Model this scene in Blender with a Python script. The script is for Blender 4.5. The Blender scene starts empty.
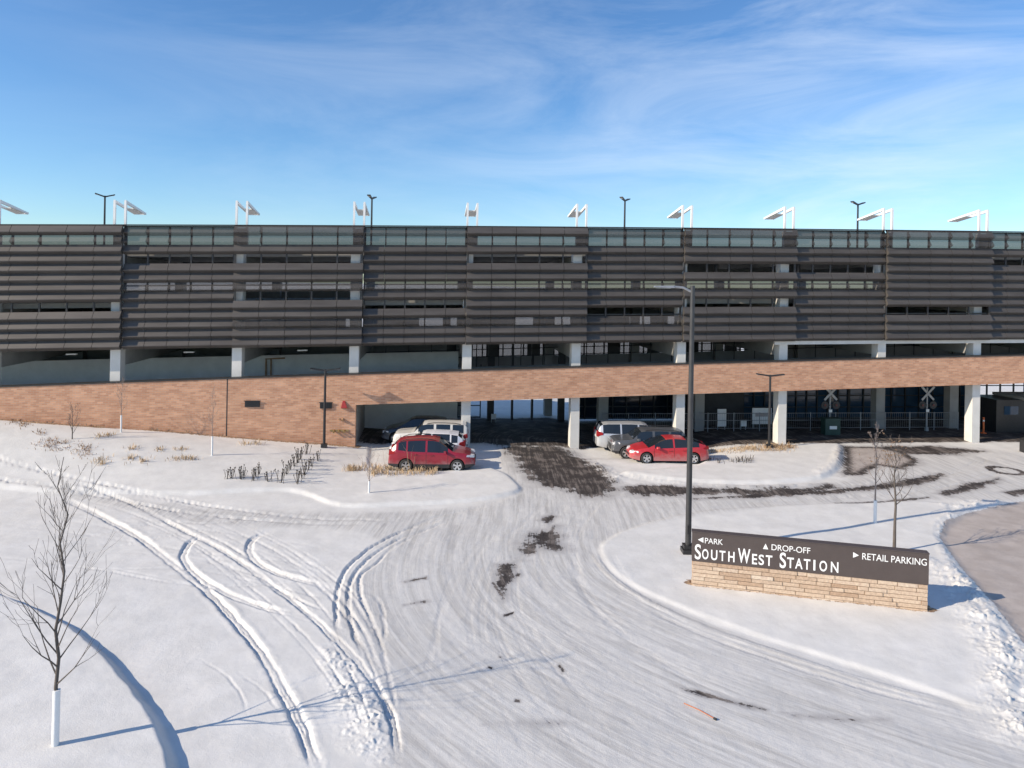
import bpy, math, random
import numpy as np
from mathutils import Vector, Matrix

C = bpy.context.scene
COL = C.collection
R = math.radians
random.seed(7)
np.random.seed(7)

# ------------------------------------------------------------------ camera
FPX, HOR, ROLL, CAMH = 700.0, 285.0, R(1.0), 10.0
cam_d = bpy.data.cameras.new('camera')
cam = bpy.data.objects.new('camera', cam_d); COL.objects.link(cam)
cam_d.sensor_fit = 'HORIZONTAL'; cam_d.sensor_width = 36.0
cam_d.lens = 36.0 * FPX / 1024.0
cam_d.shift_x = 0.0; cam_d.shift_y = -(384.0 - HOR) / 1024.0
cam_d.clip_start = 0.1; cam_d.clip_end = 6000.0
cam.matrix_world = Matrix.Translation((0, 0, CAMH)) @ Matrix.Rotation(R(90), 4, 'X') @ Matrix.Rotation(ROLL, 4, 'Z')
C.camera = cam

# ------------------------------------------------------------------ light
SUN_EL, SUN_AZ = R(28.0), R(22.5)       # shadows run towards +X, turned SUN_AZ towards +Y
to_sun = Vector((-math.cos(SUN_AZ) * math.cos(SUN_EL), -math.sin(SUN_AZ) * math.cos(SUN_EL), math.sin(SUN_EL)))
sun_d = bpy.data.lights.new('sun', 'SUN'); sun = bpy.data.objects.new('sun', sun_d); COL.objects.link(sun)
sun_d.energy = 5.0; sun_d.angle = R(0.5); sun_d.color = (1.0, 0.865, 0.69)
sun.rotation_euler = to_sun.to_track_quat('Z', 'Y').to_euler()
sun.location = (-60, -30, 60)

world = bpy.data.worlds.new('World'); C.world = world; world.use_nodes = True
wn = world.node_tree; wn.nodes.clear()
def N(nt, typ, **kw):
    n = nt.nodes.new(typ)
    for k, v in kw.items(): setattr(n, k, v)
    return n
w_out = N(wn, 'ShaderNodeOutputWorld'); w_bg = N(wn, 'ShaderNodeBackground')
w_sky = N(wn, 'ShaderNodeTexSky', sky_type='NISHITA')
w_sky.sun_disc = False; w_sky.sun_elevation = SUN_EL
w_sky.sun_rotation = math.atan2(to_sun.x, to_sun.y)
w_sky.altitude = 250; w_sky.air_density = 1.0; w_sky.dust_density = 0.3; w_sky.ozone_density = 2.2
w_bg.inputs['Strength'].default_value = 0.148
w_tc = N(wn, 'ShaderNodeTexCoord')
w_map = N(wn, 'ShaderNodeMapping'); w_map.inputs['Rotation'].default_value = (0, R(-14), R(0)); w_map.inputs['Scale'].default_value = (1.0, 1.0, 4.2)
w_n1 = N(wn, 'ShaderNodeTexNoise'); w_n1.inputs['Scale'].default_value = 2.3; w_n1.inputs['Detail'].default_value = 9; w_n1.inputs['Roughness'].default_value = 0.62; w_n1.inputs['Distortion'].default_value = 0.7
w_n2 = N(wn, 'ShaderNodeTexNoise'); w_n2.inputs['Scale'].default_value = 1.3; w_n2.inputs['Detail'].default_value = 3
w_sep = N(wn, 'ShaderNodeSeparateXYZ')
wl = wn.links.new
wl(w_tc.outputs['Generated'], w_map.inputs['Vector']); wl(w_map.outputs['Vector'], w_n1.inputs['Vector'])
wl(w_tc.outputs['Generated'], w_n2.inputs['Vector']); wl(w_tc.outputs['Generated'], w_sep.inputs['Vector'])
def wmath(op, a, b=None, clamp=False):
    n = N(wn, 'ShaderNodeMath', operation=op); n.use_clamp = clamp
    for i, v in enumerate((a, b)):
        if v is None: continue
        if isinstance(v, (int, float)): n.inputs[i].default_value = v
        else: wl(v, n.inputs[i])
    return n.outputs[0]
side = wmath('MULTIPLY_ADD', w_sep.outputs['X'], 0.55); side.node.inputs[2].default_value = 0.30   # more cirrus in the east half
wisp = wmath('MULTIPLY', wmath('SUBTRACT', w_n1.outputs['Fac'], 0.38), 2.6, True)
patch = wmath('MULTIPLY', wmath('SUBTRACT', w_n2.outputs['Fac'], 0.30), 2.6, True)
cloud = wmath('MULTIPLY', wmath('MULTIPLY', wisp, patch), wmath('ADD', side, 0.10, True), True)
cloud = wmath('MULTIPLY', cloud, 0.95, True)
w_mix = N(wn, 'ShaderNodeMix', data_type='RGBA')
w_hs = N(wn, 'ShaderNodeHueSaturation'); w_hs.inputs['Saturation'].default_value = 1.14; w_hs.inputs['Hue'].default_value = 0.503
wl(w_sky.outputs['Color'], w_hs.inputs['Color'])
wl(cloud, w_mix.inputs[0]); w_tint = N(wn, 'ShaderNodeMix', data_type='RGBA', blend_type='MULTIPLY'); w_tint.inputs[0].default_value = 1.0; w_tint.inputs[7].default_value = (0.75, 0.91, 1.03, 1)
wl(w_hs.outputs[0], w_tint.inputs[6]); wl(w_tint.outputs[2], w_mix.inputs[6]); w_mix.inputs[7].default_value = (6.3, 6.8, 7.4, 1)
wl(w_mix.outputs[2], w_bg.inputs['Color']); wl(w_bg.outputs['Background'], w_out.inputs['Surface'])

C.view_settings.view_transform = 'Standard'; C.view_settings.look = 'None'
C.view_settings.exposure = 0.16; C.view_settings.gamma = 1.0; C.view_settings.use_curve_mapping = False
C.render.engine = 'CYCLES'
C.cycles.max_bounces = 8; C.cycles.transparent_max_bounces = 16; C.cycles.use_denoising = True

# ------------------------------------------------------------------ from photo pixels to places on the ground
cr, sr = math.cos(ROLL), math.sin(ROLL)
def ray(px, py):
    a = (px - 512.0) / FPX; b = -(py - HOR) / FPX
    return a * cr - b * sr, a * sr + b * cr      # world dx, dz for dy = 1
def at(px, py, Y):
    a, b = ray(px, py)
    return Vector((a * Y, Y, CAMH + b * Y))
def sstep(x, a, b):
    t = np.clip((x - a) / (b - a), 0, 1); return t * t * (3 - 2 * t)
def hill(X, Y):
    X = np.asarray(X, float); Y = np.asarray(Y, float)
    up = np.clip((-8.3 - X) / 20.0, 0, 1.35)
    return 1.85 * up * sstep(Y, 30.5, 39.5)
def G(px, py):
    a, b = ray(px, py)
    Y = -CAMH / b
    for _ in range(12):
        Y = (float(hill(a * Y, Y)) - CAMH) / b
    return np.array((a * Y, Y))
def GP(pts): return np.array([G(*p) for p in pts])
def spline(P, n=8):
    P = np.asarray(P, float); out = []
    Q = np.vstack([2 * P[0] - P[1], P, 2 * P[-1] - P[-2]])
    for i in range(1, len(Q) - 2):
        for k in range(n):
            t = k / n
            out.append(0.5 * ((2 * Q[i]) + (-Q[i-1] + Q[i+1]) * t + (2*Q[i-1] - 5*Q[i] + 4*Q[i+1] - Q[i+2]) * t*t + (-Q[i-1] + 3*Q[i] - 3*Q[i+1] + Q[i+2]) * t**3))
    out.append(P[-1]); return np.array(out)

# ------------------------------------------------------------------ facade frame of the garage
TH = R(6.4); PITCH = 6.83
P0 = np.array((4.11, 43.7)); E = np.array((math.cos(TH), math.sin(TH))); NN = np.array((-math.sin(TH), math.cos(TH)))
def F(u, d, z):
    p = P0 + u * E + d * NN
    return Vector((p[0], p[1], z))
def dz(u): return 0.019 * u - 0.00010 * u * u
def ztop_ramp(u): return 4.95 + 0.034 * u - 0.00012 * u * u
def zbot_ramp(u): return 3.08 + 0.0315 * u

# ------------------------------------------------------------------ materials
MATS = {}
def principled(name, color, rough=0.6, metal=0.0, spec=0.5):
    m = bpy.data.materials.new(name); m.use_nodes = True
    b = m.node_tree.nodes['Principled BSDF']
    b.inputs['Base Color'].default_value = (*color, 1); b.inputs['Roughness'].default_value = rough
    b.inputs['Metallic'].default_value = metal; b.inputs['Specular IOR Level'].default_value = spec
    MATS[name] = m; return m
def noisy(name, c1, c2, scale=3.0, rough=0.7, metal=0.0, bump=0.0, stretch=(1, 1, 1), detail=6, spec=0.5, bscale=None):
    m = principled(name, c1, rough, metal, spec); nt = m.node_tree; b = nt.nodes['Principled BSDF']
    tc = N(nt, 'ShaderNodeTexCoord'); mp = N(nt, 'ShaderNodeMapping'); mp.inputs['Scale'].default_value = stretch
    nz = N(nt, 'ShaderNodeTexNoise'); nz.inputs['Scale'].default_value = scale; nz.inputs['Detail'].default_value = detail; nz.inputs['Roughness'].default_value = 0.65
    rp = N(nt, 'ShaderNodeValToRGB'); rp.color_ramp.elements[0].position = 0.32; rp.color_ramp.elements[1].position = 0.68
    rp.color_ramp.elements[0].color = (*c1, 1); rp.color_ramp.elements[1].color = (*c2, 1)
    L = nt.links.new
    L(tc.outputs['Object'], mp.inputs[0]); L(mp.outputs[0], nz.inputs['Vector']); L(nz.outputs['Fac'], rp.inputs[0]); L(rp.outputs[0], b.inputs['Base Color'])
    if bump:
        bp = N(nt, 'ShaderNodeBump'); bp.inputs['Strength'].default_value = bump; bp.inputs['Distance'].default_value = 0.02
        nb = nz
        if bscale:
            nb = N(nt, 'ShaderNodeTexNoise'); nb.inputs['Scale'].default_value = bscale; nb.inputs['Detail'].default_value = 4; L(mp.outputs[0], nb.inputs['Vector'])
        L(nb.outputs['Fac'], bp.inputs['Height']); L(bp.outputs[0], b.inputs['Normal'])
    return m
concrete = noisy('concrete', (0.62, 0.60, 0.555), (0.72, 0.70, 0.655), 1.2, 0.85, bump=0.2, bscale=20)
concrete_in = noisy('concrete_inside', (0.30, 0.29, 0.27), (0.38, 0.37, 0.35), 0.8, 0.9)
dark_steel = noisy('dark_steel', (0.035, 0.034, 0.034), (0.05, 0.048, 0.046), 4, 0.5, 0.3)
black_paint = noisy('black_paint', (0.018, 0.018, 0.02), (0.03, 0.03, 0.032), 6, 0.4)
white_paint = noisy('white_paint', (0.78, 0.77, 0.74), (0.84, 0.83, 0.80), 3, 0.5)
weathered_white = noisy('weathered_white', (0.40, 0.40, 0.40), (0.52, 0.52, 0.51), 5, 0.6)
lamp_lens = principled('lamp_lens', (0.75, 0.74, 0.70), 0.3)
grey_steel = noisy('grey_steel', (0.30, 0.31, 0.32), (0.38, 0.39, 0.40), 5, 0.45, 0.5)

def perforated(name, holes, c1, c2):
    m = noisy(name, c1, c2, 0.9, 0.5, 0.25, stretch=(0.35, 0.35, 3.0))
    nt = m.node_tree; b = nt.nodes['Principled BSDF']; out = nt.nodes['Material Output']
    tr = N(nt, 'ShaderNodeBsdfTransparent'); mx = N(nt, 'ShaderNodeMixShader'); mx.inputs[0].default_value = holes
    nt.links.new(b.outputs[0], mx.inputs[1]); nt.links.new(tr.outputs[0], mx.inputs[2]); nt.links.new(mx.outputs[0], out.inputs['Surface'])
    return m
louver_solid = perforated('louver_metal', 0.04, (0.076, 0.068, 0.062), (0.116, 0.105, 0.096))
louver_half = perforated('louver_fine_perforated', 0.26, (0.076, 0.068, 0.062), (0.116, 0.105, 0.096))
louver_open = perforated('louver_perforated', 0.40, (0.076, 0.068, 0.062), (0.116, 0.105, 0.096))

def brick_mat():
    m = principled('brick', (0.4, 0.2, 0.13), 0.85); nt = m.node_tree; b = nt.nodes['Principled BSDF']; L = nt.links.new
    tc = N(nt, 'ShaderNodeTexCoord'); mp = N(nt, 'ShaderNodeMapping')
    mp.inputs['Rotation'].default_value = (R(90), 0, 0)
    uv = N(nt, 'ShaderNodeUVMap')
    br = N(nt, 'ShaderNodeTexBrick'); br.offset = 0.5; br.inputs['Scale'].default_value = 1.0
    br.inputs['Brick Width'].default_value = 0.30; br.inputs['Row Height'].default_value = 0.10; br.inputs['Mortar Size'].default_value = 0.007
    br.inputs['Color1'].default_value = (0.68, 0.375, 0.225, 1); br.inputs['Color2'].default_value = (0.50, 0.245, 0.14, 1); br.inputs['Mortar'].default_value = (0.50, 0.40, 0.33, 1)
    n1 = N(nt, 'ShaderNodeTexNoise'); n1.inputs['Scale'].default_value = 1.0; n1.inputs['Detail'].default_value = 5
    m1 = N(nt, 'ShaderNodeMapping'); m1.inputs['Scale'].default_value = (0.9, 2.0, 1)
    rp = N(nt, 'ShaderNodeValToRGB'); rp.color_ramp.elements[0].position = 0.30; rp.color_ramp.elements[1].position = 0.72
    rp.color_ramp.elements[0].color = (0.84, 0.81, 0.79, 1); rp.color_ramp.elements[1].color = (1.08, 1.08, 1.08, 1)
    mx = N(nt, 'ShaderNodeMix', data_type='RGBA', blend_type='MULTIPLY'); mx.inputs[0].default_value = 1.0
    L(uv.outputs[0], br.inputs['Vector']); L(uv.outputs[0], m1.inputs[0]); L(m1.outputs[0], n1.inputs['Vector']); L(n1.outputs['Fac'], rp.inputs[0])
    L(br.outputs['Color'], mx.inputs[6]); L(rp.outputs[0], mx.inputs[7]); L(mx.outputs[2], b.inputs['Base Color'])
    bp = N(nt, 'ShaderNodeBump'); bp.inputs['Strength'].default_value = 0.35; bp.inputs['Distance'].default_value = 0.01; bp.invert = True
    L(br.outputs['Fac'], bp.inputs['Height']); L(bp.outputs[0], b.inputs['Normal'])
    return m
brick = brick_mat()
def island_stone():
    m = principled('sandstone', (0.55, 0.42, 0.27), 0.85); nt = m.node_tree; b = nt.nodes['Principled BSDF']; L = nt.links.new
    g = N(nt, 'ShaderNodeNewGeometry'); rp = N(nt, 'ShaderNodeValToRGB'); cr_ = rp.color_ramp
    cr_.elements[0].color = (0.50, 0.37, 0.265, 1); cr_.elements[1].color = (0.66, 0.55, 0.435, 1)
    e = cr_.elements.new(0.5); e.color = (0.58, 0.45, 0.335, 1); e = cr_.elements.new(0.85); e.color = (0.40, 0.27, 0.18, 1)
    tc = N(nt, 'ShaderNodeTexCoord'); nz = N(nt, 'ShaderNodeTexNoise'); nz.inputs['Scale'].default_value = 14; nz.inputs['Detail'].default_value = 6
    mx = N(nt, 'ShaderNodeMix', data_type='RGBA', blend_type='OVERLAY'); mx.inputs[0].default_value = 0.45
    bp = N(nt, 'ShaderNodeBump'); bp.inputs['Strength'].default_value = 0.6; bp.inputs['Distance'].default_value = 0.02
    L(g.outputs['Random Per Island'], rp.inputs[0]); L(tc.outputs['Object'], nz.inputs['Vector']); L(rp.outputs[0], mx.inputs[6]); L(nz.outputs['Fac'], mx.inputs[7])
    L(mx.outputs[2], b.inputs['Base Color']); L(nz.outputs['Fac'], bp.inputs['Height']); L(bp.outputs[0], b.inputs['Normal'])
    return m
sandstone = island_stone()
mortar = noisy('mortar', (0.22, 0.16, 0.11), (0.30, 0.22, 0.15), 8, 0.9)
sign_brown = noisy('sign_brown', (0.075, 0.058, 0.053), (0.088, 0.069, 0.063), 2, 0.45)
glass_dark = principled('dark_glass', (0.012, 0.02, 0.032), 0.05, 0.0, 0.6)
glass_blue = noisy('blue_glass', (0.02, 0.05, 0.09), (0.04, 0.08, 0.13), 0.7, 0.06, spec=0.7)
bark = noisy('bark', (0.085, 0.07, 0.06), (0.14, 0.12, 0.105), 12, 0.9, stretch=(1, 1, 0.3))
pale_bark = noisy('pale_bark', (0.24, 0.18, 0.15), (0.34, 0.27, 0.23), 12, 0.9, stretch=(1, 1, 0.3))
trunk_guard_m = noisy('trunk_guard', (0.74, 0.74, 0.73), (0.82, 0.82, 0.81), 6, 0.6)
straw = noisy('straw', (0.44, 0.30, 0.17), (0.58, 0.45, 0.29), 5, 0.85)
rust_straw = noisy('rust_straw', (0.30, 0.17, 0.09), (0.42, 0.27, 0.15), 5, 0.85)
dead_stalk = noisy('dead_stalk', (0.05, 0.042, 0.035), (0.12, 0.10, 0.085), 6, 0.9)
dark_red = principled('dark_red_lens', (0.10, 0.01, 0.01), 0.2)
red_plastic = principled('red_plastic', (0.36, 0.035, 0.03), 0.5)
orange_plastic = principled('orange_plastic', (0.75, 0.16, 0.04), 0.5)
brass = principled('brass', (0.45, 0.33, 0.16), 0.35, 0.8)
green_cabinet_m = noisy('green_cabinet', (0.02, 0.05, 0.04), (0.03, 0.07, 0.055), 3, 0.5)
rubber = noisy('rubber', (0.02, 0.02, 0.02), (0.035, 0.034, 0.033), 8, 0.85)
alloy = principled('alloy', (0.62, 0.62, 0.63), 0.3, 0.7)
auto_glass = principled('auto_glass', (0.015, 0.02, 0.026), 0.04, 0.0, 0.7)
chrome = principled('chrome', (0.75, 0.75, 0.75), 0.15, 1.0)
cladding_m = principled('black_cladding', (0.03, 0.03, 0.032), 0.6)
light_clear = principled('headlight_glass', (0.72, 0.72, 0.72), 0.12)
light_red = principled('tail_light_glass', (0.30, 0.012, 0.014), 0.4, 0.0, 0.3)
seam_m = principled('seam_shadow_gap', (0.012, 0.012, 0.012), 0.7)
plate_m = principled('plate_white', (0.7, 0.7, 0.68), 0.4)
def paint(name, col, rough=0.28, metal=0.0):
    m = noisy(name, col, tuple(min(1, c * 1.12) for c in col), 1.4, rough, metal)
    b = m.node_tree.nodes['Principled BSDF']; b.inputs['Coat Weight'].default_value = 0.3; b.inputs['Coat Roughness'].default_value = 0.10
    nt = m.node_tree; L = nt.links.new      # dried road salt on the lower panels
    src = b.inputs['Base Color'].links[0].from_socket
    tc = N(nt, 'ShaderNodeTexCoord'); sp = N(nt, 'ShaderNodeSeparateXYZ'); L(tc.outputs['Object'], sp.inputs[0])
    nz = N(nt, 'ShaderNodeTexNoise'); nz.inputs['Scale'].default_value = 4.5; nz.inputs['Detail'].default_value = 6; L(tc.outputs['Object'], nz.inputs['Vector'])
    ad = N(nt, 'ShaderNodeMath', operation='MULTIPLY_ADD'); L(nz.outputs['Fac'], ad.inputs[0]); ad.inputs[1].default_value = -0.7; L(sp.outputs['Z'], ad.inputs[2])
    mr = N(nt, 'ShaderNodeMapRange', interpolation_type='SMOOTHSTEP'); L(ad.outputs[0], mr.inputs[0]); mr.inputs[1].default_value = -0.15; mr.inputs[2].default_value = 0.38; mr.inputs[3].default_value = 0.42; mr.inputs[4].default_value = 0.0
    mx = N(nt, 'ShaderNodeMix', data_type='RGBA'); L(mr.outputs[0], mx.inputs[0]); L(src, mx.inputs[6]); mx.inputs[7].default_value = (0.36, 0.34, 0.32, 1); L(mx.outputs[2], b.inputs['Base Color'])
    return m

# ------------------------------------------------------------------ mesh builder
class MB:
    def __init__(s): s.v = []; s.f = []; s.m = []; s.uv = {}
    def add(s, verts, faces, mi=0):
        o = len(s.v); s.v += [tuple(p) for p in verts]
        for f in faces: s.f.append(tuple(i + o for i in f)); s.m.append(mi)
    def hexa(s, p, mi=0):     # 8 corners: bottom ring 0-3, top ring 4-7
        s.add(p, [(0, 3, 2, 1), (4, 5, 6, 7), (0, 1, 5, 4), (1, 2, 6, 5), (2, 3, 7, 6), (3, 0, 4, 7)], mi)
    def box(s, x0, x1, y0, y1, z0, z1, mi=0):
        s.hexa([(x0, y0, z0), (x1, y0, z0), (x1, y1, z0), (x0, y1, z0), (x0, y0, z1), (x1, y0, z1), (x1, y1, z1), (x0, y1, z1)], mi)
    def fbox(s, u0, u1, d0, d1, z0, z1, mi=0):   # box in the facade frame; z0, z1 numbers or functions of u
        a = z0 if callable(z0) else (lambda u: z0); b = z1 if callable(z1) else (lambda u: z1)
        s.hexa([F(u0, d0, a(u0)), F(u1, d0, a(u1)), F(u1, d1, a(u1)), F(u0, d1, a(u0)), F(u0, d0, b(u0)), F(u1, d0, b(u1)), F(u1, d1, b(u1)), F(u0, d1, b(u0))], mi)
    def tube(s, pts, rad, n=8, mi=0, caps=True):
        pts = [Vector(p) for p in pts]
        if not isinstance(rad, (list, tuple)): rad = [rad] * len(pts)
        rings = []; prev = None
        for i, p in enumerate(pts):
            t = (pts[min(i + 1, len(pts) - 1)] - pts[max(i - 1, 0)]).normalized()
            if prev is None: a = t.orthogonal().normalized()
            else:
                a = prev - t * prev.dot(t)
                a = a.normalized() if a.length > 1e-6 else t.orthogonal().normalized()
            prev = a; b = t.cross(a)
            rings.append([p + (a * math.cos(2 * math.pi * k / n) + b * math.sin(2 * math.pi * k / n)) * rad[i] for k in range(n)])
        o = len(s.v)
        for r_ in rings: s.v += [tuple(q) for q in r_]
        for i in range(len(rings) - 1):
            for k in range(n):
                k2 = (k + 1) % n
                s.f.append((o + i*n + k, o + i*n + k2, o + (i+1)*n + k2, o + (i+1)*n + k)); s.m.append(mi)
        if caps:
            s.f.append(tuple(o + k for k in reversed(range(n)))); s.m.append(mi)
            e = o + (len(rings) - 1) * n; s.f.append(tuple(e + k for k in range(n))); s.m.append(mi)
    def bar(s, p, q, w, h, mi=0):     # rectangular bar from p to q
        p = Vector(p); q = Vector(q); t = (q - p).normalized()
        up = Vector((0, 0, 1)) if abs(t.z) < 0.95 else Vector((0, 1, 0))
        a = t.cross(up).normalized() * w / 2; b = a.cross(t).normalized() * h / 2
        s.hexa([p - a - b, q - a - b, q + a - b, p + a - b, p - a + b, q - a + b, q + a + b, p + a + b], mi)
    def lathe(s, prof, axis='Z', n=20, c=(0, 0, 0), mi=0):
        o = len(s.v); k = len(prof)
        for j in range(n):
            a = 2 * math.pi * j / n
            for r_, h in prof:
                if axis == 'Z': q = (r_ * math.cos(a), r_ * math.sin(a), h)
                else: q = (r_ * math.cos(a), h, r_ * math.sin(a))
                s.v.append((q[0] + c[0], q[1] + c[1], q[2] + c[2]))
        for j in range(n):
            j2 = (j + 1) % n
            for i in range(k - 1):
                s.f.append((o + j*k + i, o + j2*k + i, o + j2*k + i + 1, o + j*k + i + 1)); s.m.append(mi)
    def build(s, name, mats, parent=None, smooth=None, recalc=True):
        me = bpy.data.meshes.new(name); me.from_pydata(s.v, [], s.f)
        for m in (mats if isinstance(mats, (list, tuple)) else [mats]): me.materials.append(m)
        me.polygons.foreach_set('material_index', s.m)
        if recalc:
            import bmesh
            bm = bmesh.new(); bm.from_mesh(me); bmesh.ops.recalc_face_normals(bm, faces=bm.faces); bm.to_mesh(me); bm.free()
        if smooth is not None:
            me.shade_smooth(); me.set_sharp_from_angle(angle=R(smooth))
        me.update()
        o = bpy.data.objects.new(name, me); COL.objects.link(o)
        if parent is not None: o.parent = parent
        return o
def tag(o, label=None, cat=None, group=None, kind=None):
    if label: o['label'] = label
    if cat: o['category'] = cat
    if group: o['group'] = group
    if kind: o['kind'] = kind
    return o
def empty(name, loc=(0, 0, 0), rz=0, label=None, cat=None, group=None):
    o = bpy.data.objects.new(name, None); COL.objects.link(o); o.location = loc; o.rotation_euler = (0, 0, rz); o.empty_display_size = 0.3
    return tag(o, label, cat, group)
def copy_tree(o, parent=None):
    c = o.copy(); COL.objects.link(c); c.parent = parent
    for ch in list(o.children): copy_tree(ch, c)
    return c

# ------------------------------------------------------------------ ground: kerbs, ruts, bare asphalt as real height and masks of wear and painted shadow
def vnoise(X, Y, seed=0):
    xi = np.floor(X).astype(np.int64); yi = np.floor(Y).astype(np.int64); xf = X - xi; yf = Y - yi
    def h(a, b):
        n = (a * 374761393 + b * 668265263 + seed * 974711) & 0xffffffff
        n = ((n ^ (n >> 13)) * 1274126177) & 0xffffffff
        return ((n ^ (n >> 16)) & 0xffff) / 65535.0
    u = xf * xf * (3 - 2 * xf); v = yf * yf * (3 - 2 * yf)
    return (h(xi, yi) * (1-u) + h(xi+1, yi) * u) * (1-v) + (h(xi, yi+1) * (1-u) + h(xi+1, yi+1) * u) * v
def fbm(X, Y, seed=0, o=4):
    a = 0; amp = 0.5; f = 1.0
    for k in range(o):
        a = a + amp * vnoise(X * f, Y * f, seed + k); amp *= 0.5; f *= 2.03
    return a
def inpoly(X, Y, P):
    r_ = np.zeros(X.shape, bool); n = len(P); j = n - 1
    for i in range(n):
        xi, yi = P[i]; xj, yj = P[j]
        c = ((yi > Y) != (yj > Y))
        if yj != yi: r_ ^= c & (X < (xj - xi) * (Y - yi) / (yj - yi) + xi)
        j = i
    return r_
def segdist(X, Y, P, closed=False, want_s=False):
    D = np.full(X.shape, 1e9); S = np.zeros(X.shape); SG = np.ones(X.shape); acc = 0
    Q = np.vstack([P, P[:1]]) if closed else P
    for i in range(len(Q) - 1):
        ax, ay = Q[i]; bx, by = Q[i + 1]; dx, dy = bx - ax, by - ay; l2 = dx*dx + dy*dy + 1e-12
        t = np.clip(((X - ax) * dx + (Y - ay) * dy) / l2, 0, 1)
        d = np.hypot(X - ax - t * dx, Y - ay - t * dy); m = d < D
        D = np.where(m, d, D)
        if want_s:
            S = np.where(m, acc + t * math.sqrt(l2), S)
            SG = np.where(m, np.sign((X - ax) * dy - (Y - ay) * dx), SG)
        acc += math.sqrt(l2)
    return (D, S, SG) if want_s else D
def sdpoly(X, Y, P):
    d = segdist(X, Y, P, True); return np.where(inpoly(X, Y, P), -d, d)
def local(X, Y, P, mar):
    return (X > P[:, 0].min() - mar) & (X < P[:, 0].max() + mar) & (Y > P[:, 1].min() - mar) & (Y < P[:, 1].max() + mar)

ISLANDS = [   # raised, snow covered kerb islands (outline in photo pixels)
    (spline(GP([(-160, 560), (-60, 578), (0, 599), (60, 626), (104, 660), (134, 694), (156, 727), (175, 790), (160, 900), (-300, 900), (-500, 700)]), 6), 0.24, 0.24),
    (spline(GP([(-420, 456), (0, 487), (100, 492), (190, 494), (290, 491), (340, 506), (400, 505), (452, 502.5), (497, 497.5), (519, 491), (514, 482), (503, 474), (484, 467), (480, 468), (474, 471), (376, 470), (368, 446), (330, 443), (200, 433), (0, 421), (-420, 395)]), 5), 0.11, 0.22),
    (spline(GP([(700, 452), (770, 446.5), (835, 445), (841, 452), (839, 466), (824, 477), (790, 482), (740, 484), (690, 482), (650, 478), (625, 473), (690, 468), (706, 462)]), 5), 0.15, 0.30),
    (spline(GP([(606, 541), (601, 552), (612, 570), (640, 589), (690, 611), (760, 637), (840, 662), (930, 690), (990, 712), (1012, 690), (1004, 640), (985, 605), (955, 570), (938, 542), (936, 524), (950, 512), (930, 502), (850, 504), (770, 507), (700, 512), (650, 523), (622, 532)]), 5), 0.06, 0.22),
]
TRACKS = [   # ruts: pixel polyline, half width (m), depth (m), berm (m)
    ([(-60, 462), (0, 470), (75, 480), (160, 497), (230, 509), (310, 518), (390, 521)], 0.14, 0.06, 0.05),
    ([(-60, 474), (0, 481), (45, 487), (95, 495), (150, 506), (200, 514), (290, 522), (370, 525)], 0.14, 0.06, 0.05),
    ([(70, 483), (110, 495), (137, 506), (176, 526), (205, 541), (225, 552), (257, 574), (300, 607), (333, 636), (356, 660), (378, 690), (392, 722), (400, 760)], 0.13, 0.07, 0.045),
    ([(60, 497), (80, 506), (128, 530), (155, 549), (178, 568), (206, 590), (232, 616), (258, 648), (280, 685), (301, 724), (318, 770)], 0.20, 0.08, 0.05),
    ([(199, 535), (187, 546), (183, 557), (189, 568), (203, 579), (225, 592), (255, 604), (290, 614)], 0.17, 0.10, 0.05),
    ([(268, 531), (252, 540), (249, 551), (257, 562), (276, 572), (303, 580), (330, 587)], 0.17, 0.09, 0.05),
    ([(455, 516), (414, 527), (377, 544), (350, 565), (339, 584), (336, 606), (338, 632)], 0.09, 0.08, 0.03),
    ([(452, 520), (420, 532), (395, 541), (366, 561), (351, 581), (348, 602), (353, 630), (364, 655)], 0.09, 0.07, 0.03),
    ([(424, 531), (392, 548), (377, 563), (362, 574), (360, 592), (372, 622), (386, 652)], 0.08, 0.06, 0.03),
    ([(365, 590), (380, 602), (384, 625), (385, 645)], 0.08, 0.06, 0.03),
    ([(40, 547), (95, 535), (140, 526), (172, 521), (205, 523), (250, 519)], 0.07, 0.05, 0.02),
    ([(62, 562), (105, 549), (140, 541), (180, 534), (225, 527)], 0.07, 0.05, 0.02),
    ([(208, 549), (216, 560), (238, 570), (262, 578), (300, 600), (330, 612)], 0.07, 0.05, 0.02),
    ([(519, 494), (480, 507), (440, 516), (400, 531)], 0.07, 0.05, 0.02),
    ([(596, 548), (598, 562), (620, 584), (660, 607), (720, 633), (800, 660), (880, 684), (960, 704)], 0.13, -0.035, 0.0),
    ([(640, 607), (720, 641), (800, 668), (880, 692), (960, 712)], 0.10, 0.03, 0.03),
    ([(190, 655), (215, 668), (238, 690), (250, 724)], 0.05, 0.02, 0.02),
    ([(230, 668), (262, 690), (285, 720)], 0.05, 0.02, 0.02),
    ([(600, 470), (640, 478), (690, 484), (760, 487), (830, 484)], 0.25, -0.10, 0.0),
    ([(380, 500), (440, 494), (475, 480)], 0.05, 0.02, 0.01),
]
_rt = random.Random(12)
def _blend(A_, B_, f): return [(a[0] * (1 - f) + b[0] * f, a[1] * (1 - f) + b[1] * f) for a, b in zip(A_, B_)]
_cA = [(515, 497), (480, 525), (448, 560), (425, 610), (412, 660), (405, 724), (404, 780)]
_cB = [(625, 499), (612, 520), (612, 548), (640, 590), (720, 640), (860, 690), (980, 730)]
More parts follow.
